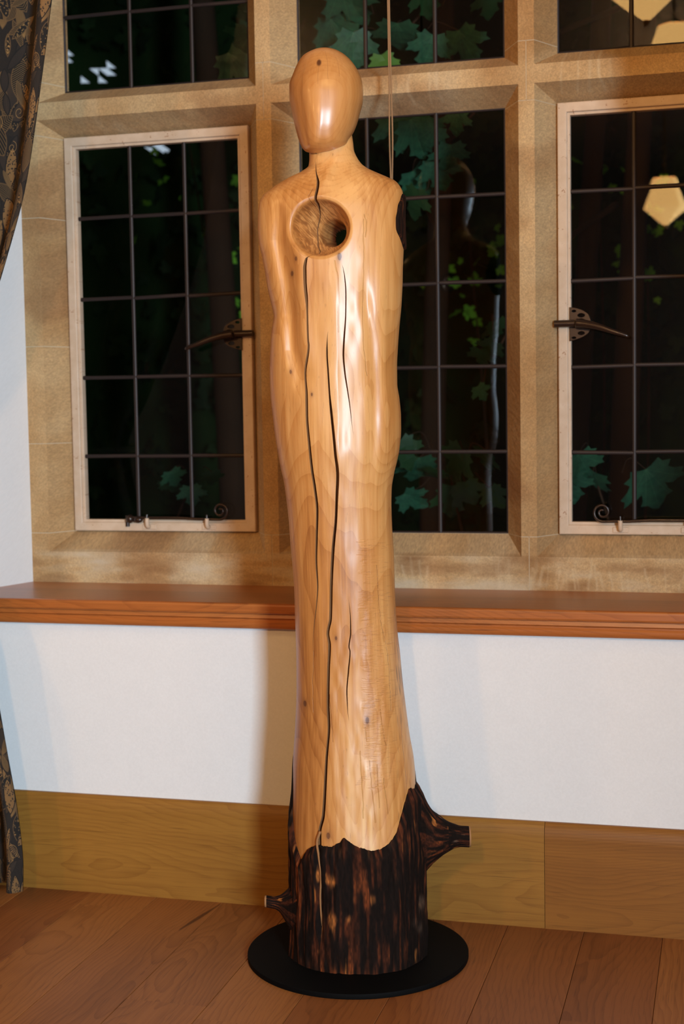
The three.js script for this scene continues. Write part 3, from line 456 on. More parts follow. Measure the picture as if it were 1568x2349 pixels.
const figure = thing('carved_figure', 'tall polished wooden figure with hollow chest and bark foot on a black disc', 'sculpture');
figure.position.set(0, 0, 0.267); figure.rotation.y = Math.atan2(0.2565, 0.9665);
{
  const rows = [];
  for (let y = 1.782; y > 0.012;) { rows.push(y); y -= y > 1.625 && y < 1.73 ? 0.001 : y > 1.49 && y <= 1.625 ? 0.0016 : 0.0025; }
  rows.push(0.012);
  const cracks = [[CRACK_C, WIDTH_C], [CRACK_B, WIDTH_B], [CRACK_A, WIDTH_A]];
  const pos = [], nor = [], uv = [], idx = [], P = {}, Q = {}, S = {};
  const push = (phi, y) => {
    surf(phi, y, P); const e = 0.004, hy = 0.0008;
    surf(phi + e, y, Q); surf(phi - e, y, S); const ux = Q.x - S.x, uy = 0, uz = Q.z - S.z;
    surf(phi, Math.min(y + hy, 1.785), Q); surf(phi, y - hy, S); const vx = Q.x - S.x, vy = Q.y - S.y, vz = Q.z - S.z;
    let nx = -(uy * vz - uz * vy), ny = -(uz * vx - ux * vz), nz = -(ux * vy - uy * vx); const l = Math.hypot(nx, ny, nz) || 1;
    pos.push(P.x, P.y, P.z); nor.push(nx / l, ny / l, nz / l); uv.push(uOf(phi), y / VTOP);
  };
  const bounds = rows.map((y) => {
    const s = sec(y), cs = cracks.map(([c, w]) => { const x = mm(c, y), wd = 0.85 * Math.max(0, mm(w, y)), ph = phiAt(x, y); return { ph, h: Math.max(wd / 2 / Math.max(0.02, s.a * Math.sin(ph)), 1e-5), wd }; });
    for (let i = 1; i < 3; i++) if (cs[i].ph - cs[i].h < cs[i - 1].ph + cs[i - 1].h + 0.02) cs[i].ph = cs[i - 1].ph + cs[i - 1].h + cs[i].h + 0.02;
    return cs;
  });
  const D = Math.PI;
  const segs = [(b) => [-D / 2, 0], (b) => [0, b[0].ph - b[0].h], (b) => [b[0].ph + b[0].h, b[1].ph - b[1].h], (b) => [b[1].ph + b[1].h, b[2].ph - b[2].h], (b) => [b[2].ph + b[2].h, D], (b) => [D, D * 1.5]];
  const counts = [64, 100, 34, 36, 90, 64];
  segs.forEach((f, k) => {
    const n = counts[k], base = pos.length / 3;
    rows.forEach((y, i) => { const [a, b] = f(bounds[i]); for (let j = 0; j <= n; j++) push(a + (b - a) * j / n, y); });
    const bx = TUN.x + INX * 0.19, by = TUN.y;
    for (let i = 0; i < rows.length - 1; i++) for (let j = 0; j < n; j++) {
      const a = base + i * (n + 1) + j, b = a + n + 1;
      const y = (rows[i] + rows[i + 1]) / 2;
      if (Math.abs(y - TUN.y) < 0.03) {                                      // leave the tunnel through the chest open
        const x = pos[a * 3], z = pos[a * 3 + 2], back = k === 0 || k === 5;
        if (back && Math.hypot(x - bx, y - by) < 0.028 && z < 0) continue;
        if (!back && z < -0.082) continue;
      }
      idx.push(a, a + 1, b, b, a + 1, b + 1);
    }
  });
  const g = new THREE.BufferGeometry();
  g.setAttribute('position', new THREE.Float32BufferAttribute(pos, 3)); g.setAttribute('normal', new THREE.Float32BufferAttribute(nor, 3)); g.setAttribute('uv', new THREE.Float32BufferAttribute(uv, 2)); g.setIndex(idx);
  part('body', g, woodMat, figure, 'golden polished wooden body with a hollow chest and long drying cracks');

  // the walls of the drying cracks
  cracks.forEach(([c, w], k) => {
    let cp = [], cu = [], ci = [], run = -1;
    const flush = () => {
      if (ci.length) { const cg = new THREE.BufferGeometry(); cg.setAttribute('position', new THREE.Float32BufferAttribute(cp, 3)); cg.setAttribute('uv', new THREE.Float32BufferAttribute(cu, 2)); cg.setIndex(ci); cg.computeVertexNormals(); part('drying_crack', cg, rawWoodMat, figure, 'deep lengthwise crack in the wood'); }
      cp = []; cu = []; ci = []; run = -1;
    };
    rows.forEach((y, i) => {
      const b = bounds[i][k]; if (b.wd < 0.0002) { flush(); return; }
      const dep = Math.min(0.032, b.wd * 5), start = cp.length / 3;
      [[-1, 0], [-0.75, 0.5], [-0.25, 1], [0.25, 1], [0.75, 0.5], [1, 0]].forEach(([s, d]) => { surf(b.ph + b.h * s, y, P); const m = Math.hypot(P.x - sec(y).cx, P.z) || 1; const skew = 0.12 * Math.sin(y * 9 + k) * dep * d; cp.push(P.x - (P.x - sec(y).cx) / m * dep * d * 0.6 + skew, y, P.z - dep * d); cu.push(s, y * 3); });
      if (run >= 0) for (let j = 0; j < 5; j++) { const a = run + j, e = start + j; ci.push(a, a + 1, e, e, a + 1, e + 1); }
      run = start;
    });
    flush();
  });
}
// head: an egg with a blunt keel down the face
{
  const n = 150, m = 170, pos = [], uv = [], idx = [];
  const hx = (y) => [mm(HEAD_L, y), mm(HEAD_R, y), mm(HEAD_F, y), mm(HEAD_B, y)];
  const HW = 1024, HH = 512;
  for (let i = 0; i <= n; i++) {
    const t = i / n, y = 1.735 + 0.224 * (0.5 + 0.5 * Math.cos(Math.PI * t)), [l, r, f, b] = hx(y), cx = (l + r) / 2, a = Math.max(0, (r - l) / 2), cz = (f + b) / 2, q = Math.max(0, (f - b) / 2);
    for (let j = 0; j <= m; j++) {
      const ph = j / m * Math.PI * 2 - Math.PI / 2, c = Math.cos(ph), s = Math.sin(ph);
      const k = ph - 1.92, keel = 0.006 * (1 - Math.sqrt(k * k + 0.006) / 0.5) * sstep(0.5, 0.2, Math.abs(k)) * sstep(1.93, 1.87, y) * sstep(1.733, 1.75, y);
      pos.push(cx + a * Math.sign(c) * Math.abs(c) ** 0.96 + c * keel, y, cz + q * Math.sign(s) * Math.abs(s) ** 0.96 + s * keel); uv.push(j / m, 1 - t);
    }
  }
  for (let i = 0; i < n; i++) for (let j = 0; j < m; j++) { const a = i * (m + 1) + j, b = a + m + 1; idx.push(a, a + 1, b, b, a + 1, b + 1); }
  const g = new THREE.BufferGeometry(); g.setAttribute('position', new THREE.Float32BufferAttribute(pos, 3)); g.setAttribute('uv', new THREE.Float32BufferAttribute(uv, 2)); g.setIndex(idx); g.computeVertexNormals();
  { const N = g.attributes.normal; for (let i = 0; i <= n; i++) { const a = i * (m + 1), b = a + m; const x = N.getX(a) + N.getX(b), y = N.getY(a) + N.getY(b), z = N.getZ(a) + N.getZ(b), l = Math.hypot(x, y, z) || 1; N.setXYZ(a, x / l, y / l, z / l); N.setXYZ(b, x / l, y / l, z / l); } for (let j = 0; j <= m; j++) { N.setXYZ(j, 0, 1, 0); N.setXYZ(n * (m + 1) + j, 0, -1, 0); } }
  const map = paintTexture(HW, HH, (u, v) => {
    const t = 1 - v, y = 1.735 + 0.224 * (0.5 + 0.5 * Math.cos(Math.PI * t)), [l, r, f, b] = hx(y), ph = u * Math.PI * 2 - Math.PI / 2;
    const x = (l + r) / 2 + (r - l) / 2 * Math.cos(ph), z = (f + b) / 2 + (f - b) / 2 * Math.sin(ph);
    let c = mixc(woodColour(x, y * 0.6, z), [176, 116, 60], 0.45);
    const dk = Math.hypot((u - 0.528) * 620, (t - 0.30) * 250);           // small knot on the brow
    if (dk < 12) c = mixc([94, 54, 28], c, sstep(3.5, 9, dk));
    return c;
  }, true, (ctx) => {
    ctx.lineWidth = 1;
    for (const [u0, t0, t1] of [[0.528, 0.45, 0.30], [0.535, 0.62, 0.80], [0.49, 0.18, 0.42], [0.60, 0.3, 0.5], [0.44, 0.25, 0.4]]) { ctx.strokeStyle = 'rgba(92,52,24,0.5)'; ctx.beginPath(); for (let k = 0; k <= 12; k++) { const t = t0 + (t1 - t0) * k / 12; ctx.lineTo((u0 + (noise(t * 30, u0 * 9, 1) - 0.5) * 0.004) * HW, t * HH); } ctx.stroke(); }
  });
  part('head', g, phys({ map, roughness: 0.45, clearcoat: 0.5, clearcoatRoughness: 0.24 }), figure, 'smooth faceless egg-shaped head of polished wood');
}
// bark skirt, branch stubs and the patch of bark left on the shoulder
const BARK_EDGE = [[-136, 315], [-133, 282], [-118, 238], [-106, 261], [-89, 278], [-75, 283], [-55, 279], [-37, 288], [-26, 300], [-10, 289], [7, 278], [28, 272], [52, 275], [69, 283], [86, 304], [95, 335], [104, 363], [113, 387], [122, 385], [129, 377], [133, 397], [135, 414]];
const barkMap = paintTexture(1280, 800, (u, v) => {
  const s = noise2(u * 170, v * 10, 71), s2 = noise2(u * 60, v * 6 + 3, 72), b = fbm2(u * 16, v * 6, 73, 4), f = noise2(u * 460, v * 70, 74);
  let c = mixc([20, 11, 7], [66, 31, 16], sstep(0.42, 0.75, s * 0.6 + b * 0.4));
  c = mixc(c, [118, 58, 26], sstep(0.60, 0.9, s2 * 0.55 + s * 0.45) * sstep(0.42, 0.66, b));
  c = mixc(c, [158, 94, 44], sstep(0.70, 0.92, noise2(u * 120, v * 13, 77)) * sstep(0.52, 0.68, fbm2(u * 11, v * 7, 78, 3)) * 0.9);
  c = mixc(c, [138, 112, 92], sstep(0.58, 0.88, noise2(u * 52, v * 12, 75)) * sstep(0.56, 0.72, fbm2(u * 9 + 4, v * 5, 76, 3)) * 0.5);
  const k = 0.65 + 0.6 * f; return [c[0] * k, c[1] * k, c[2] * k];
});
const barkMat = phys({ map: barkMap, roughness: 0.85, specularIntensity: 0.25 });
const cutMat = std({ color: srgb(150, 106, 66), roughness: 0.8 });
const barkRelief = (x, y, z) => 0.0050 * noise(x * 80, y * 14, z * 80) + 0.0034 * noise(x * 200, y * 34, z * 200) + 0.006 * noise(x * 26, y * 12, z * 26);
{
  const edge = BARK_EDGE.map(([x, y]) => [phiAt(x / 1000, y / 1000), y / 1000]).sort((a, b) => a[0] - b[0]);
  const yTop = (ph) => {
    const w = 0.006 * (noise(ph * 22, 3, 1) - 0.5) + 0.003 * (noise(ph * 90, 5, 1) - 0.5);
    if (ph < edge[0][0]) return 0.385 + 0.03 * Math.sin(ph * 5) + w;
    if (ph > edge[edge.length - 1][0]) { const e = edge[edge.length - 1]; return e[1] + (0.45 - e[1]) * sstep(e[0], e[0] + 0.16, ph) + w; }
    let i = 0; while (i < edge.length - 2 && ph > edge[i + 1][0]) i++;
    const t = (ph - edge[i][0]) / Math.max(1e-4, edge[i + 1][0] - edge[i][0]); return edge[i][1] + (edge[i + 1][1] - edge[i][1]) * t + w * 0.6;
  };
  const n = 420, m = 150, pos = [], uv = [], idx = [], P = {};
  for (let j = 0; j <= n; j++) {
    const ph = -Math.PI / 2 + j / n * Math.PI * 2, top = yTop(ph);
    for (let i = 0; i <= m; i++) {
      const t = i < 3 ? 0 : (i - 3) / (m - 3), y = top + (0.0125 - top) * (t ** 1.05), lift = i === 0 ? -0.003 : i === 1 ? 0.0012 : i === 2 ? 0.0026 : 0.003 + 0.001 * Math.min(1, t * 12);
      surf(ph, y, P, true); const cx = sec(y).cx, l = Math.hypot(P.x - cx, P.z) || 1, thin = Math.sin(ph) < 0.2 ? 0.12 + 0.88 * sstep(0.05, 0.5, t) : 1, e = (lift + (i > 2 ? barkRelief(P.x, y, P.z) * Math.min(1, t * 14) : 0)) * (i > 0 ? thin : 1);
      let crease = 0; if (Math.sin(ph) > 0.3) { const d = (P.x - mm(CRACK_B, y)) / 0.005; crease = -0.008 * Math.exp(-d * d) * sstep(0.0, 0.05, t) * sstep(0.05, 0.12, y); }
      pos.push(P.x + (P.x - cx) / l * (e + crease), y, P.z + P.z / l * (e + crease)); uv.push(j / n * 1.0, y / 0.56);
    }
  }
  for (let j = 0; j < n; j++) for (let i = 0; i < m; i++) { const a = j * (m + 1) + i, b = a + m + 1; idx.push(a, a + 1, b, b, a + 1, b + 1); }
  for (let k = 0; k < idx.length; k += 3) { const t = idx[k]; idx[k] = idx[k + 1]; idx[k + 1] = t; }
  const g = new THREE.BufferGeometry(); g.setAttribute('position', new THREE.Float32BufferAttribute(pos, 3)); g.setAttribute('uv', new THREE.Float32BufferAttribute(uv, 2)); g.setIndex(idx); g.computeVertexNormals();
  part('bark_skirt', g, barkMat, figure, 'rough dark bark left around the foot of the trunk');
  // bare wood lip along the crack where it runs on through the bark
  const lip = (pts, r) => part('crack_lip', taperTube(new THREE.CatmullRomCurve3(pts.map(([x, y, o]) => { surf(phiAt(x, y), y, P, true); return new THREE.Vector3(P.x, y, P.z + 0.006 + (o || 0)); })), 60, (t) => r * (1 - 0.45 * t) * Math.min(1, (1 - t) * 8 + 0.1), 8, 0.7), rawWoodMat, figure, 'pale lip of split wood');
  lip([[-0.076, 0.312], [-0.083, 0.290], [-0.080, 0.26], [-0.076, 0.22], [-0.078, 0.17], [-0.077, 0.135], [-0.076, 0.11]], 0.0042);
  lip([[-0.063, 0.165, 0.002], [-0.063, 0.13], [-0.067, 0.09], [-0.069, 0.075]], 0.003);
  lip([[-0.056, 0.105, 0.002], [-0.060, 0.075], [-0.060, 0.045], [-0.058, 0.024]], 0.0032);

  const stub = (dir, cy, prof, cz, label) => {                              // prof: [distance from the axis, radius, height of the centre]
    const rs = 56, sg = 60, p = [], u2 = [], ix = [], zr = (d, r) => Math.min(r * 0.86, dir > 0 ? 0.036 + 0.9 * Math.max(0, 0.150 - d) : 9);
    const tab = prof.map(([d, r, c]) => [r, -d, c]), tc = prof.map(([d, r, c]) => [c, -d]), d0 = prof[0][0], d1 = prof[prof.length - 1][0];
    for (let i = 0; i <= sg; i++) { const d = d0 + (d1 - d0) * i / sg, r = interp(tab, -d), c = interp(tc, -d); for (let j = 0; j <= rs; j++) { const a = j / rs * Math.PI * 2, y = c + Math.cos(a) * r, z = Math.sin(a) * zr(d, r); const e = 1 + (barkRelief(dir * d * 0.2, y * 3, z * 3) - 0.004) * 14 * Math.min(1, r / 0.05) ; p.push(dir * d, c + (y - c) * e, cz + z * e); u2.push(j / rs * 0.4 + 0.1, d * 5); } }
    for (let i = 0; i < sg; i++) for (let j = 0; j < rs; j++) { const a = i * (rs + 1) + j, b = a + rs + 1; dir > 0 ? ix.push(a, a + 1, b, b, a + 1, b + 1) : ix.push(a, b, a + 1, b, b + 1, a + 1); }
    const sg_ = new THREE.BufferGeometry(); sg_.setAttribute('position', new THREE.Float32BufferAttribute(p, 3)); sg_.setAttribute('uv', new THREE.Float32BufferAttribute(u2, 2)); sg_.setIndex(ix); sg_.computeVertexNormals();
    const st = part('branch_stub', sg_, barkMat, figure, label);
    const last = prof[prof.length - 1];
    part('cut_end', new THREE.CylinderGeometry(last[1] * 0.96, last[1] * 1.0, 0.004, 28).scale(1, 1, 0.86).rotateZ(-dir * Math.PI / 2).translate(dir * (last[0] + 0.0015), last[2], cz), cutMat, st, 'pale sawn end of the branch stub');
  };
  stub(1, 0, [[0.105, 0.150, 0.272], [0.122, 0.118, 0.276], [0.141, 0.094, 0.277], [0.158, 0.068, 0.270], [0.174, 0.050, 0.266], [0.196, 0.0345, 0.266], [0.214, 0.026, 0.267], [0.230, 0.0225, 0.266], [0.246, 0.0225, 0.265]], 0.012, 'thick bark-covered branch stub on the right side');
  stub(-1, 0, [[0.110, 0.092, 0.108], [0.128, 0.072, 0.108], [0.144, 0.050, 0.110], [0.161, 0.028, 0.116], [0.172, 0.017, 0.121], [0.182, 0.0135, 0.123], [0.199, 0.0130, 0.126]], 0.01, 'thin bark-covered branch stub on the left side');

  // shoulder patch
  const pn = 90, pm = 40, pp = [], pu = [], pi = [];
  for (let i = 0; i <= pm; i++) for (let j = 0; j <= pn; j++) {
    const rad = i / pm, a = j / pn * Math.PI * 2, wob = 1 + 0.12 * (noise(Math.cos(a) * 3 + 5, Math.sin(a) * 3 + 5, 2) - 0.5);
    const ph = 0.02 + Math.cos(a) * rad * 0.50 * wob, y = 1.594 + Math.sin(a) * rad * 0.062 * wob;
    surf(ph, y, P, true); const e = (rad > 0.985 ? -0.002 : 0.0022 * Math.min(1, (1 - rad) * 14)) + (rad < 0.96 ? 0.4 * barkRelief(P.x, y, P.z * 2) : 0);
    pp.push(P.x + Math.cos(ph) * e, y, P.z + Math.sin(ph) * e); pu.push(ph / 2.4 + 0.3, y / 0.56);
  }
  for (let i = 0; i < pm; i++) for (let j = 0; j < pn; j++) { const a = i * (pn + 1) + j, b = a + pn + 1; pi.push(a, b, a + 1, b, b + 1, a + 1); }
  const pg = new THREE.BufferGeometry(); pg.setAttribute('position', new THREE.Float32BufferAttribute(pp, 3)); pg.setAttribute('uv', new THREE.Float32BufferAttribute(pu, 2)); pg.setIndex(pi); pg.computeVertexNormals();
  part('shoulder_bark', pg, barkMat, figure, 'oval patch of dark bark left on the shoulder');

  const disc = new THREE.LatheGeometry([[0, 0], [0.2415, 0], [0.243, 0.0015], [0.243, 0.0105], [0.2415, 0.012], [0, 0.012]].map(([x, y]) => new THREE.Vector2(x, y)), 128);
  part('base_plate', disc, phys({ color: srgb(5, 5, 5), roughness: 0.7, specularIntensity: 0.2 }), figure, 'flat round black metal base plate');
}

// ------------------------------------------------------------------ curtains tied back at the sides of the bay
{
  const base = [24, 19, 15], line = [150, 112, 62], mid = [48, 36, 25];
  const map = paintTexture(1024, 1024, (u, v) => { const n = noise2(u * 500, v * 500, 81), m = fbm2(u * 12, v * 12, 82, 3); const k = 0.85 + 0.3 * n; const c = mixc(base, mid, m * 0.5); return [c[0] * k, c[1] * k, c[2] * k]; }, true, (ctx, w) => {
    reseed(91);
    const wrap = (x, y, r, f) => { for (const ox of [-w, 0, w]) for (const oy of [-w, 0, w]) if (x + ox > -r && x + ox < w + r && y + oy > -r && y + oy < w + r) { ctx.save(); ctx.translate(x + ox, y + oy); f(); ctx.restore(); } };
    const col = (c, a) => `rgba(${c[0]},${c[1]},${c[2]},${a})`;
    for (let k = 0; k < 420; k++) {                                           // block-printed leaves, seed heads and stems
      const x = rnd() * w, y = rnd() * w, L = rr(70, 180), W = L * rr(0.14, 0.32), rot = rr(-1.0, 1.0) + (rnd() < 0.3 ? Math.PI : 0), kind = rnd(), n = 7 + Math.floor(rnd() * 8), dark = rnd() < 0.38;
      wrap(x, y, L, () => {
        ctx.rotate(rot);
        const leaf = () => { ctx.beginPath(); ctx.moveTo(0, -L / 2); ctx.bezierCurveTo(W * 1.2, -L / 5, W, L / 4, 0, L / 2); ctx.bezierCurveTo(-W, L / 4, -W * 1.2, -L / 5, 0, -L / 2); };
        leaf(); ctx.fillStyle = dark ? col([22, 18, 14], 1) : col([112, 82, 47], 1); ctx.fill(); ctx.save(); ctx.clip();
        ctx.strokeStyle = dark ? col(line, 0.55) : col([36, 28, 22], 0.9); ctx.lineWidth = dark ? 3 : 5;
        if (kind < 0.45) for (let i = -n; i <= n; i++) { ctx.beginPath(); ctx.moveTo(0, i * L / n / 2); ctx.lineTo(W * 1.3, i * L / n / 2 - W * 0.7); ctx.moveTo(0, i * L / n / 2); ctx.lineTo(-W * 1.3, i * L / n / 2 - W * 0.7); ctx.stroke(); }
        else if (kind < 0.75) for (let i = -n; i <= n; i++) { ctx.beginPath(); ctx.moveTo(i * W / n * 1.4, -L / 2); ctx.quadraticCurveTo(i * W / n * 1.9, 0, i * W / n * 0.6, L / 2); ctx.stroke(); }
        else for (let i = 0; i < 70; i++) { ctx.fillStyle = ctx.strokeStyle; ctx.beginPath(); ctx.arc((hash3(i, k, 1) - 0.5) * 2 * W, (hash3(i, k, 2) - 0.5) * L, 3, 0, 7); ctx.fill(); }
        ctx.restore(); leaf(); ctx.strokeStyle = dark ? col([92, 68, 40], 0.9) : col([18, 14, 11], 0.95); ctx.lineWidth = 4; ctx.stroke();
      });
    }
    for (let k = 0; k < 24; k++) { const x = rnd() * w, y = rnd() * w, r = rr(20, 46), a0 = rnd() * 6; wrap(x, y, 60, () => { ctx.strokeStyle = col(line, 0.7); ctx.lineWidth = 3; ctx.beginPath(); for (let i = 0; i < 30; i++) { const a = a0 + i * 0.3, q = r * (1 - i / 34); ctx.lineTo(Math.cos(a) * q, Math.sin(a) * q); } ctx.stroke(); }); }
  });
  const cloth = std({ map, roughness: 0.95 });
  const RIGHT = [[-0.628, 2720], [-0.66, 2450], [-0.708, 2161], [-0.742, 1964], [-0.789, 1735], [-0.846, 1564], [-0.904, 1416], [-0.985, 1240], [-1.06, 1090], [-1.045, 960], [-0.985, 820], [-0.931, 681], [-0.912, 553], [-0.889, 381], [-0.870, 240], [-0.862, 121], [-0.866, 43]];
  const LEFT = [[-1.46, 2720], [-1.45, 2000], [-1.42, 1500], [-1.36, 1240], [-1.32, 1090], [-1.33, 960], [-1.38, 700], [-1.40, 43]];
  const build = (s, label) => {
    const g0 = thing('curtain', label, 'curtain', 'tied-back printed curtains');
    const N = 150, M = 170, pos = [], uv = [], idx = [];
    for (let side = 0; side < 2; side++) for (let i = 0; i <= M; i++) {
      const y = 2.72 + (0.043 - 2.72) * i / M, l = interp(LEFT, y * 1000), r = interp(RIGHT, y * 1000), tie = Math.exp(-(((y - 1.08) / 0.16) ** 2));
      for (let j = 0; j <= N; j++) {
        const q = j / N, ph = (1 - q) * Math.PI * 2 * 4.6 + 0.9 + 0.5 * Math.sin(y * 2.1 + q * 5), A = 0.048 * (1 - 0.5 * tie) * (0.8 + 0.3 * noise(q * 6, y * 1.3, 5));
        const x = l + (r - l) * q + 0.010 * Math.sin(ph * 2) * (1 - q), z = 0.15 + A * Math.sin(ph) + 0.03 * tie - side * 0.004;
        pos.push(x, y + (i === M ? 0.004 * Math.sin(ph) : 0), z); uv.push(q * 1.25 / 0.62, y / 0.62);
      }
    }
    const st = (N + 1) * (M + 1);
    for (let i = 0; i < M; i++) for (let j = 0; j < N; j++) { const a = i * (N + 1) + j, b = a + N + 1; idx.push(a, b, a + 1, b, b + 1, a + 1); idx.push(a + st, a + 1 + st, b + st, b + st, a + 1 + st, b + 1 + st); }
    for (let i = 0; i < M; i++) for (const j of [0, N]) { const a = i * (N + 1) + j, b = a + N + 1; j ? idx.push(a, b, a + st, b, b + st, a + st) : idx.push(a, a + st, b, b, a + st, b + st); }
    for (let j = 0; j < N; j++) { const a = M * (N + 1) + j; idx.push(a, a + st, a + 1, a + 1, a + st, a + 1 + st); }
    const g = new THREE.BufferGeometry(); g.setAttribute('position', new THREE.Float32BufferAttribute(pos, 3)); g.setAttribute('uv', new THREE.Float32BufferAttribute(uv, 2)); g.setIndex(idx);
    if (s > 0) { g.scale(-1, 1, 1); g.translate(0.03, 0, 0.14); const a = g.index.array; for (let k = 0; k < a.length; k += 3) { const t = a[k]; a[k] = a[k + 1]; a[k + 1] = t; } }
    g.computeVertexNormals(); part('curtain_panel', g, cloth, g0);
    const band = new THREE.TorusGeometry(0.15, 0.022, 10, 48); band.scale(1, 1.6, 0.62); band.rotateX(Math.PI / 2); band.translate(s > 0 ? 1.22 : -1.19, 1.08, s > 0 ? 0.315 : 0.175);
    part('tie_band', band, cloth, g0);
    const pole = new THREE.CylinderGeometry(0.016, 0.016, 1.0, 16).rotateZ(Math.PI / 2).translate(s > 0 ? 1.05 : -1.02, 2.75, s > 0 ? 0.29 : 0.15);
    part('curtain_pole', pole, panelMat, g0);
  };
  build(-1, 'dark leaf-printed curtain tied back left of the window');
  build(1, 'dark leaf-printed curtain added out of view on the right to shade the wall');  // unseen right-hand curtain, added to darken the right edge of the wall
}
// pull cord: two strands hanging in front of the window
{
  const c = thing('pull_cord', 'thin doubled beige pull cord hanging behind the shoulder of the figure', 'cord');
  const m = std({ color: srgb(150, 116, 82), roughness: 0.9 });
  const strand = (pts, r) => part('cord_strand', taperTube(new THREE.CatmullRomCurve3(pts.map((q) => new THREE.Vector3(...q))), 90, () => r, 8), m, c);
  strand([[-0.0135, 2.98, -0.2], [-0.0135, 2.4, -0.2], [-0.0125, 2.1, -0.2], [-0.0120, 1.95, -0.199], [-0.0125, 1.85, -0.198], [-0.0105, 1.74, -0.199], [-0.0100, 1.70, -0.2]], 0.0019);
  strand([[-0.0098, 2.98, -0.2], [-0.0098, 2.4, -0.2], [-0.0088, 2.1, -0.2], [-0.0070, 1.95, -0.202], [-0.0062, 1.85, -0.203], [-0.0085, 1.74, -0.201], [-0.0095, 1.70, -0.2]], 0.0019);
  part('cord_knob', new THREE.LatheGeometry([[0, 0], [0.008, 0.003], [0.011, 0.012], [0.009, 0.024], [0.004, 0.032], [0, 0.033]].map(([x, y]) => new THREE.Vector2(x, y)), 20).translate(-0.0098, 1.67, -0.2), m, c);
}
// pendant lanterns of the hall: two rows, mirrored in the window panes
{
  const glow = std({ color: srgb(240, 200, 130), emissive: new THREE.Color().setRGB(1.0, 0.56, 0.18), emissiveIntensity: 14, roughness: 0.6 });
  const brass = phys({ color: srgb(120, 84, 40), roughness: 0.35, metalness: 0.8 });
  const spots = [[0.444, 2.347, 4.511], [0.512, 2.628, 1.092], [0.558, 2.70, 2.45], [-1.75, 2.5, 1.7], [-1.75, 2.5, 4.3]];
  const PEND = ['lit amber faceted lantern mirrored whole in the right casement', 'lit amber lantern mirrored largest in the right upper light', 'lit amber lantern mirrored smaller in the right upper light', 'lit amber lantern hanging before the dark panelled wall near the left curtain', 'lit amber lantern hanging by the dark panelled wall far from the window'];
  spots.forEach(([x, y, z], i) => {
    const l = thing('pendant_lantern', PEND[i], 'lamp', 'pendant lanterns in the hall');
    l.position.set(x, y, z); l.rotation.y = 0.3 + i * 0.5;
    const sh = mergeGeometries([new THREE.CylinderGeometry(0.068, 0.125, 0.15, 6, 1, true).translate(0, 0.055, 0), new THREE.CylinderGeometry(0.125, 0.012, 0.095, 6, 1, true).translate(0, -0.0675, 0)].map((g) => g.toNonIndexed()));
    sh.computeVertexNormals();
    part('lamp_shade', sh, glow, l, 'glowing amber faceted glass shade');
    part('shade_cap', new THREE.CylinderGeometry(0.030, 0.070, 0.022, 6).translate(0, 0.142, 0), brass, l);
    part('finial', new THREE.SphereGeometry(0.014, 14, 10).translate(0, -0.122, 0), brass, l);
    part('hanging_rod', new THREE.CylinderGeometry(0.006, 0.006, 3.0 - y - 0.15, 10).translate(0, 0.15 + (3.0 - y - 0.15) / 2, 0), brass, l);
    part('ceiling_rose', new THREE.CylinderGeometry(0.02, 0.05, 0.03, 20).rotateX(Math.PI).translate(0, 3.0 - y - 0.016, 0), brass, l);
    const p = new THREE.PointLight(TUNGSTEN, LAMP_CD[i], 0, 2); p.position.set(x, y + 0.01, z); p.castShadow = true; p.shadow.radius = 4; scene.add(p);
  });
}
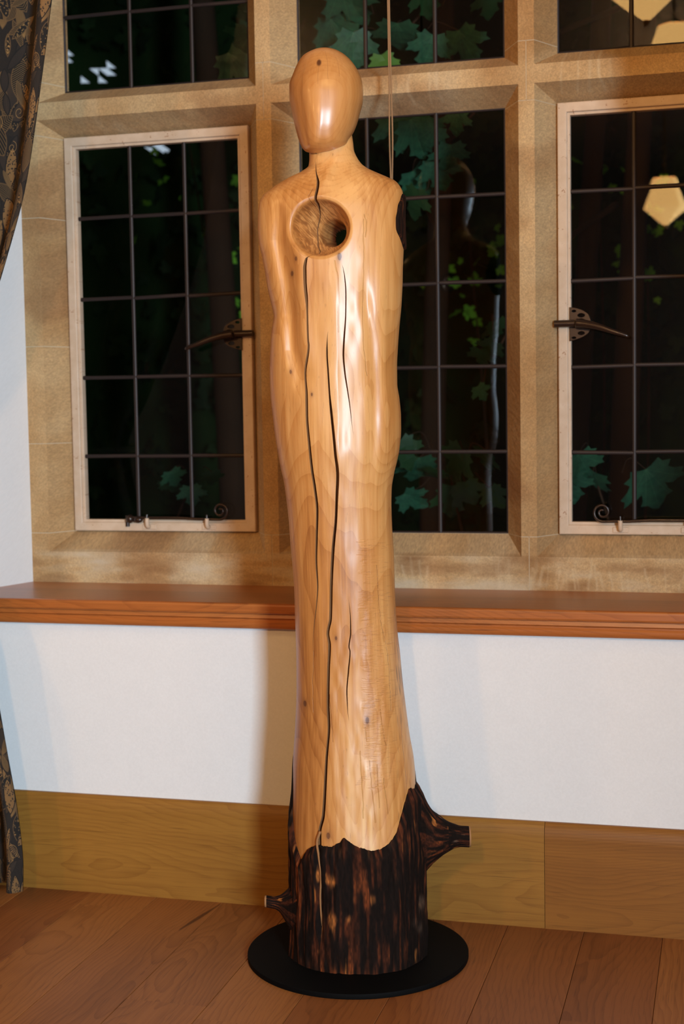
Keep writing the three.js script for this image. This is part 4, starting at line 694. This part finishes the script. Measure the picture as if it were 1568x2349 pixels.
// ------------------------------------------------------------------ the garden outside
{
  const lawn = struct('ground', box(-14, 12, -0.6, -0.3, -16, -0.56), std({ color: srgb(24, 34, 18), roughness: 1 }), 'dark lawn outside the window');
  lawn.userData.category = 'ground';
  // house wall round the window, seen only from outside
  // tall dark hedge with leaves too many to count
  const hedge = thing('hedge', 'tall dark leafy hedge seen through the leaded panes', 'hedge');
  const gx = 300, gy = 140, X0 = -7.4, X1 = 6.2, Y0 = -0.3, Y1 = 5.0, pos = [], idx = [], hz = (x, y) => Math.min(-1.7, -4.3 + 0.075 * (x + 0.6) ** 2) + 0.9 * (noise(x * 0.9, y * 0.8, 2) - 0.5) + 0.5 * (noise(x * 3, y * 3, 3) - 0.5);
  for (let j = 0; j <= gy; j++) for (let i = 0; i <= gx; i++) { const x = X0 + (X1 - X0) * i / gx, y = Y0 + (Y1 - Y0) * j / gy; pos.push(x, y, hz(x, y)); }
  const gapAt = [[-2.47, 2.97, 0.085], [-2.66, 3.08, 0.04], [-2.22, 2.58, 0.05], [-1.5, 3.5, 0.1], [-0.75, 3.05, 0.05], [-0.95, 3.3, 0.05], [0.0, 2.28, 0.04]];
  for (let j = 0; j < gy; j++) for (let i = 0; i < gx; i++) {
    const a = j * (gx + 1) + i, b = a + gx + 1, x = pos[a * 3], y = pos[a * 3 + 1];
    let gap = 0; for (const [hx, hy, r] of gapAt) if (Math.hypot(x - hx, y - hy) < r) gap = 1;
    const h = hash3(i, j, 4);
    if (!(gap && h < 0.30)) idx.push(a, a + 1, b);
    if (!(gap && h > 0.82)) idx.push(b, a + 1, b + 1);
  }
  const hg = new THREE.BufferGeometry(); hg.setAttribute('position', new THREE.Float32BufferAttribute(pos, 3)); hg.setIndex(idx); hg.computeVertexNormals(); planarUV(hg, (x) => x, (x, y) => y);
  part('hedge_mass', hg, phys({ color: srgb(34, 54, 26), roughness: 1, specularIntensity: 0.1 }), hedge);

  const leafShape = (() => {                                                 // five-lobed maple leaf, one unit long, with toothed edges
    const half = [[0.00, 0.00], [0.10, -0.03], [0.26, -0.12], [0.30, -0.02], [0.44, 0.02], [0.36, 0.13], [0.44, 0.22], [0.60, 0.30], [0.54, 0.38], [0.60, 0.50], [0.44, 0.47], [0.34, 0.50], [0.22, 0.44], [0.24, 0.60], [0.30, 0.70], [0.18, 0.76], [0.12, 0.88], [0, 1.0]];
    const pts = [...half, ...half.slice(1, -1).reverse().map(([x, y]) => [-x, y])]; return new THREE.Shape(pts.map(([x, y]) => new THREE.Vector2(x, y)));
  })();
  const leafGeo = (bend, fold) => { const g = new THREE.ShapeGeometry(leafShape); const src = g.toNonIndexed(), p0 = src.attributes.position, out = [];
    const mid = (a, b) => a.clone().add(b).multiplyScalar(0.5);
    for (let i = 0; i < p0.count; i += 3) { const v = [0, 1, 2].map((k) => new THREE.Vector3().fromBufferAttribute(p0, i + k)), m = [mid(v[0], v[1]), mid(v[1], v[2]), mid(v[2], v[0])]; for (const t of [[v[0], m[0], m[2]], [m[0], v[1], m[1]], [m[2], m[1], v[2]], m]) for (const q of t) out.push(q.x, q.y, -bend * q.y * q.y - bend * 0.6 * q.x * q.x + fold * Math.abs(q.x) + 0.025 * Math.sin(q.x * 14) * q.y); }
    const r = new THREE.BufferGeometry(); r.setAttribute('position', new THREE.Float32BufferAttribute(out, 3)); r.computeVertexNormals(); return planarUV(r, (x) => x + 0.5, (x, y) => y); };
  const geos = [leafGeo(0.18, 0.15), leafGeo(0.30, 0.08), leafGeo(0.10, 0.25)];
  const veins = paintTexture(256, 256, (u, v) => { const n = fbm2(u * 14, v * 14, 101, 3); return [30 + n * 18, 74 + n * 30, 52 + n * 18]; }, true, (ctx) => { ctx.strokeStyle = 'rgba(84,128,86,0.6)'; ctx.lineWidth = 2; for (const [x, y] of [[128, 0], [60, 40], [196, 40], [10, 150], [246, 150]]) { ctx.beginPath(); ctx.moveTo(128, 256); ctx.lineTo(x, y); ctx.stroke(); } });
  const leafMats = [phys({ map: veins, roughness: 0.5, transmission: 0.15, thickness: 0 }), phys({ color: srgb(26, 66, 28), roughness: 0.5, transmission: 0.2, thickness: 0 }), phys({ color: srgb(96, 150, 40), roughness: 0.55, transmission: 0.35, thickness: 0 })];  // third leaf colour is brightened to paint sunlight on a leaf
  const bark = phys({ color: srgb(58, 42, 30), roughness: 0.95, specularIntensity: 0.2 });
  const branch = (label, start, leaves, z) => {
    const g0 = thing('maple_branch', label, 'branch', undefined);
    const cx = leaves.reduce((s, q) => s + q[0], 0) / leaves.length, cy = leaves.reduce((s, q) => s + q[1], 0) / leaves.length;
    const curve = new THREE.CatmullRomCurve3([new THREE.Vector3(...start), new THREE.Vector3((start[0] + cx) / 2, (start[1] + cy) / 2 + 0.08, (start[2] + z) / 2), new THREE.Vector3(cx, cy, z - 0.08)]);
    part('twig', taperTube(curve, 30, (t) => 0.012 * (1 - 0.75 * t), 8), bark, g0);
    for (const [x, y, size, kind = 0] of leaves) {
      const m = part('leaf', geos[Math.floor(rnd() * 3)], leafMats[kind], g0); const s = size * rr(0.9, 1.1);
      m.scale.setScalar(s); m.rotation.set(rr(-1.0, -0.35), rr(-0.5, 0.5), Math.PI + rr(-0.7, 0.7), 'ZYX');
      m.position.set(x, y + s * 0.4, z + rr(-0.10, 0.10));
      const st = new THREE.CatmullRomCurve3([m.position.clone(), new THREE.Vector3((x * 2 + cx) / 3, y + s * 0.6, z - 0.05), new THREE.Vector3((x + cx) / 2, (y + cy) / 2 + 0.05, z - 0.08)]);
      part('leaf_stalk', taperTube(st, 8, () => 0.0016, 5), bark, g0);
    }
  };
  reseed(411);
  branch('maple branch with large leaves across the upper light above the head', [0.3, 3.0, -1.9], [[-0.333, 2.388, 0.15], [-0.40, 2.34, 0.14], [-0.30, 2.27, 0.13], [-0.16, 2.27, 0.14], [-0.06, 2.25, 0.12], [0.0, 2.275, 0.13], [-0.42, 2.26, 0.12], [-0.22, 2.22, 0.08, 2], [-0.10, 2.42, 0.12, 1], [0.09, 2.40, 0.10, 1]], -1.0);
  branch('maple branch with hanging leaves right of the head of the figure', [0.4, 2.6, -2.0], [[-0.123, 1.99, 0.14], [-0.19, 2.03, 0.14], [-0.05, 1.98, 0.13], [-0.152, 1.87, 0.14], [-0.07, 1.89, 0.12], [-0.01, 1.93, 0.12], [0.01, 2.04, 0.09], [-0.10, 1.80, 0.10, 1]], -1.0);
  branch('low maple shoots behind the bottom panes of the middle light', [0.1, -0.3, -1.6], [[-0.122, 1.0, 0.12], [-0.16, 1.06, 0.10, 1], [0.012, 1.02, 0.14, 1], [-0.03, 0.91, 0.12, 1], [-0.17, 0.90, 0.11], [-0.07, 0.98, 0.08, 1], [0.07, 1.03, 0.10, 1], [0.02, 0.94, 0.09, 1], [0.11, 0.93, 0.09, 1]], -1.0);
  branch('low maple leaves behind the scrolled stay of the right casement', [0.7, -0.3, -1.5], [[0.37, 1.01, 0.14], [0.40, 0.945, 0.15], [0.55, 0.94, 0.19], [0.33, 0.95, 0.12]], -0.95);
  branch('maple branch with pale leaves at the edge of the left upper light', [-0.2, 3.0, -1.9], [[-0.66, 2.35, 0.14], [-0.70, 2.24, 0.15], [-0.62, 2.42, 0.12], [-0.60, 2.28, 0.12]], -1.0);
  branch('two small green leaves low in the middle light', [0.4, 1.9, -1.9], [[0.095, 1.425, 0.09, 1], [0.068, 1.34, 0.09, 1], [0.115, 1.36, 0.08, 1], [0.05, 1.24, 0.06]], -1.05);
  branch('dim small leaves at the foot of the left casement', [-1.6, -0.3, -1.7], [[-0.93, 0.98, 0.09], [-0.99, 0.94, 0.09, 1], [-0.86, 0.93, 0.08], [-0.80, 0.98, 0.07, 1]], -1.0);
  // leaves of the hedge, too many to count
  const M4 = new THREE.Matrix4(), Qt = new THREE.Quaternion(), E3 = new THREE.Euler(), col = new THREE.Color();
  const scatter = (name, n, parent, spot, size, tint) => {
    const inst = new THREE.InstancedMesh(geos[0], phys({ color: 0xffffff, roughness: 0.8, specularIntensity: 0.15 }), n); inst.name = name; inst.userData = { kind: 'stuff' };
    for (let i = 0; i < n; i++) {
      const [x, y, z] = spot(i); let s = rr(...size); for (const [hx, hy, r] of gapAt) if (Math.hypot(x - hx, y - hy) < r + 0.06) s = 0.001;
      E3.set(rr(-1.2, 0.2), rr(-1, 1), rr(0, 6.28)); Qt.setFromEuler(E3); M4.compose(new THREE.Vector3(x, y, z), Qt, new THREE.Vector3(s, s, s)); inst.setMatrixAt(i, M4);
      const t = rnd(); inst.setColorAt(i, col.setRGB(tint[0] * (0.8 + 0.4 * t), tint[1] * (0.8 + 0.4 * t), tint[2]));
    }
    finish(inst); parent.add(inst);
  };
  scatter('hedge_leaves', 2500, hedge, () => { const x = rr(-4.5, 2.6), y = rr(0, 4.4); return [x, y, hz(x, y) + rr(0.0, 0.25)]; }, [0.06, 0.13], [0.018, 0.040, 0.013]);
  const sunlitSpots = [[0.25, 2.05, 0.35], [0.45, 1.85, 0.25], [-0.05, 2.0, 0.3], [-1.1, 2.0, 0.3], [-1.6, 2.3, 0.4], [-0.3, 1.7, 0.25], [-1.3, 1.6, 0.2]];  // bright leaf colour at these spots stands in for sunlit foliage
  const sunlitShrub = thing('sunlit_glimpse_shrub', 'added shrub before the dark hedge, its lime-green leaf colour standing in for sunlit glimpses', 'shrub');
  for (const [x, y] of sunlitSpots) part('shrub_stem', taperTube(new THREE.CatmullRomCurve3([new THREE.Vector3(x * 0.8, -0.3, -2.95), new THREE.Vector3(x * 0.9 + 0.05, y * 0.5, -2.9), new THREE.Vector3(x, y + 0.3, -2.9)]), 20, (q) => 0.007 * (1 - 0.6 * q), 6), bark, sunlitShrub);
  scatter('sunlit_tint_leaves', 130, sunlitShrub, (i) => { const [lx, ly, lr] = sunlitSpots[i % sunlitSpots.length]; return [lx + (rnd() + rnd() - 1) * lr, ly + (rnd() + rnd() - 1) * lr, rr(-3.1, -2.7)]; }, [0.025, 0.06], [0.16, 0.40, 0.03]);
  for (const [x, z, r, lean] of [[0.18, -2.3, 0.05, 0.05], [0.36, -2.4, 0.06, 0.04], [-1.25, -2.6, 0.07, -0.05], [-0.45, -2.7, 0.06, 0.03]]) {
    const t = thing('young_tree', 'slim dark young tree standing in front of the hedge', 'tree', 'young trees before the hedge');
    const c = new THREE.CatmullRomCurve3([new THREE.Vector3(x, -0.3, z), new THREE.Vector3(x + lean, 1.2, z), new THREE.Vector3(x + lean * 2.6, 2.6, z - 0.05), new THREE.Vector3(x + lean * 4, 4.4, z)]);
    part('trunk', taperTube(c, 30, (q) => r * (1 - 0.4 * q), 12), bark, t);
  }
  // unseen tree crown, added to block the sky and darken the garden
  const crown = thing('sky_blocking_tree', 'unseen dark tree added over the hedge to block skylight', 'tree');
  const cg = new THREE.IcosahedronGeometry(1, 5), cp = cg.attributes.position;
  for (let i = 0; i < cp.count; i++) { const x = cp.getX(i), y = cp.getY(i), z = cp.getZ(i), k = 1 + 0.35 * (noise(x * 3 + 9, y * 3, z * 3) - 0.5); cp.setXYZ(i, x * 8.5 * k - 0.6, 8.0 + y * 2.1 * k, -5.6 + z * 4.9 * k); }
  part('trunk', taperTube(new THREE.CatmullRomCurve3([new THREE.Vector3(2.2, -0.3, -8), new THREE.Vector3(2.0, 3, -7.9), new THREE.Vector3(0.6, 7.5, -6.5)]), 20, (q) => 0.3 * (1 - 0.5 * q), 14), bark, crown);
  cg.computeVertexNormals(); part('crown_foliage', cg, phys({ color: srgb(38, 60, 28), roughness: 1, specularIntensity: 0.1 }), crown);
}

renderer.render(scene, camera);
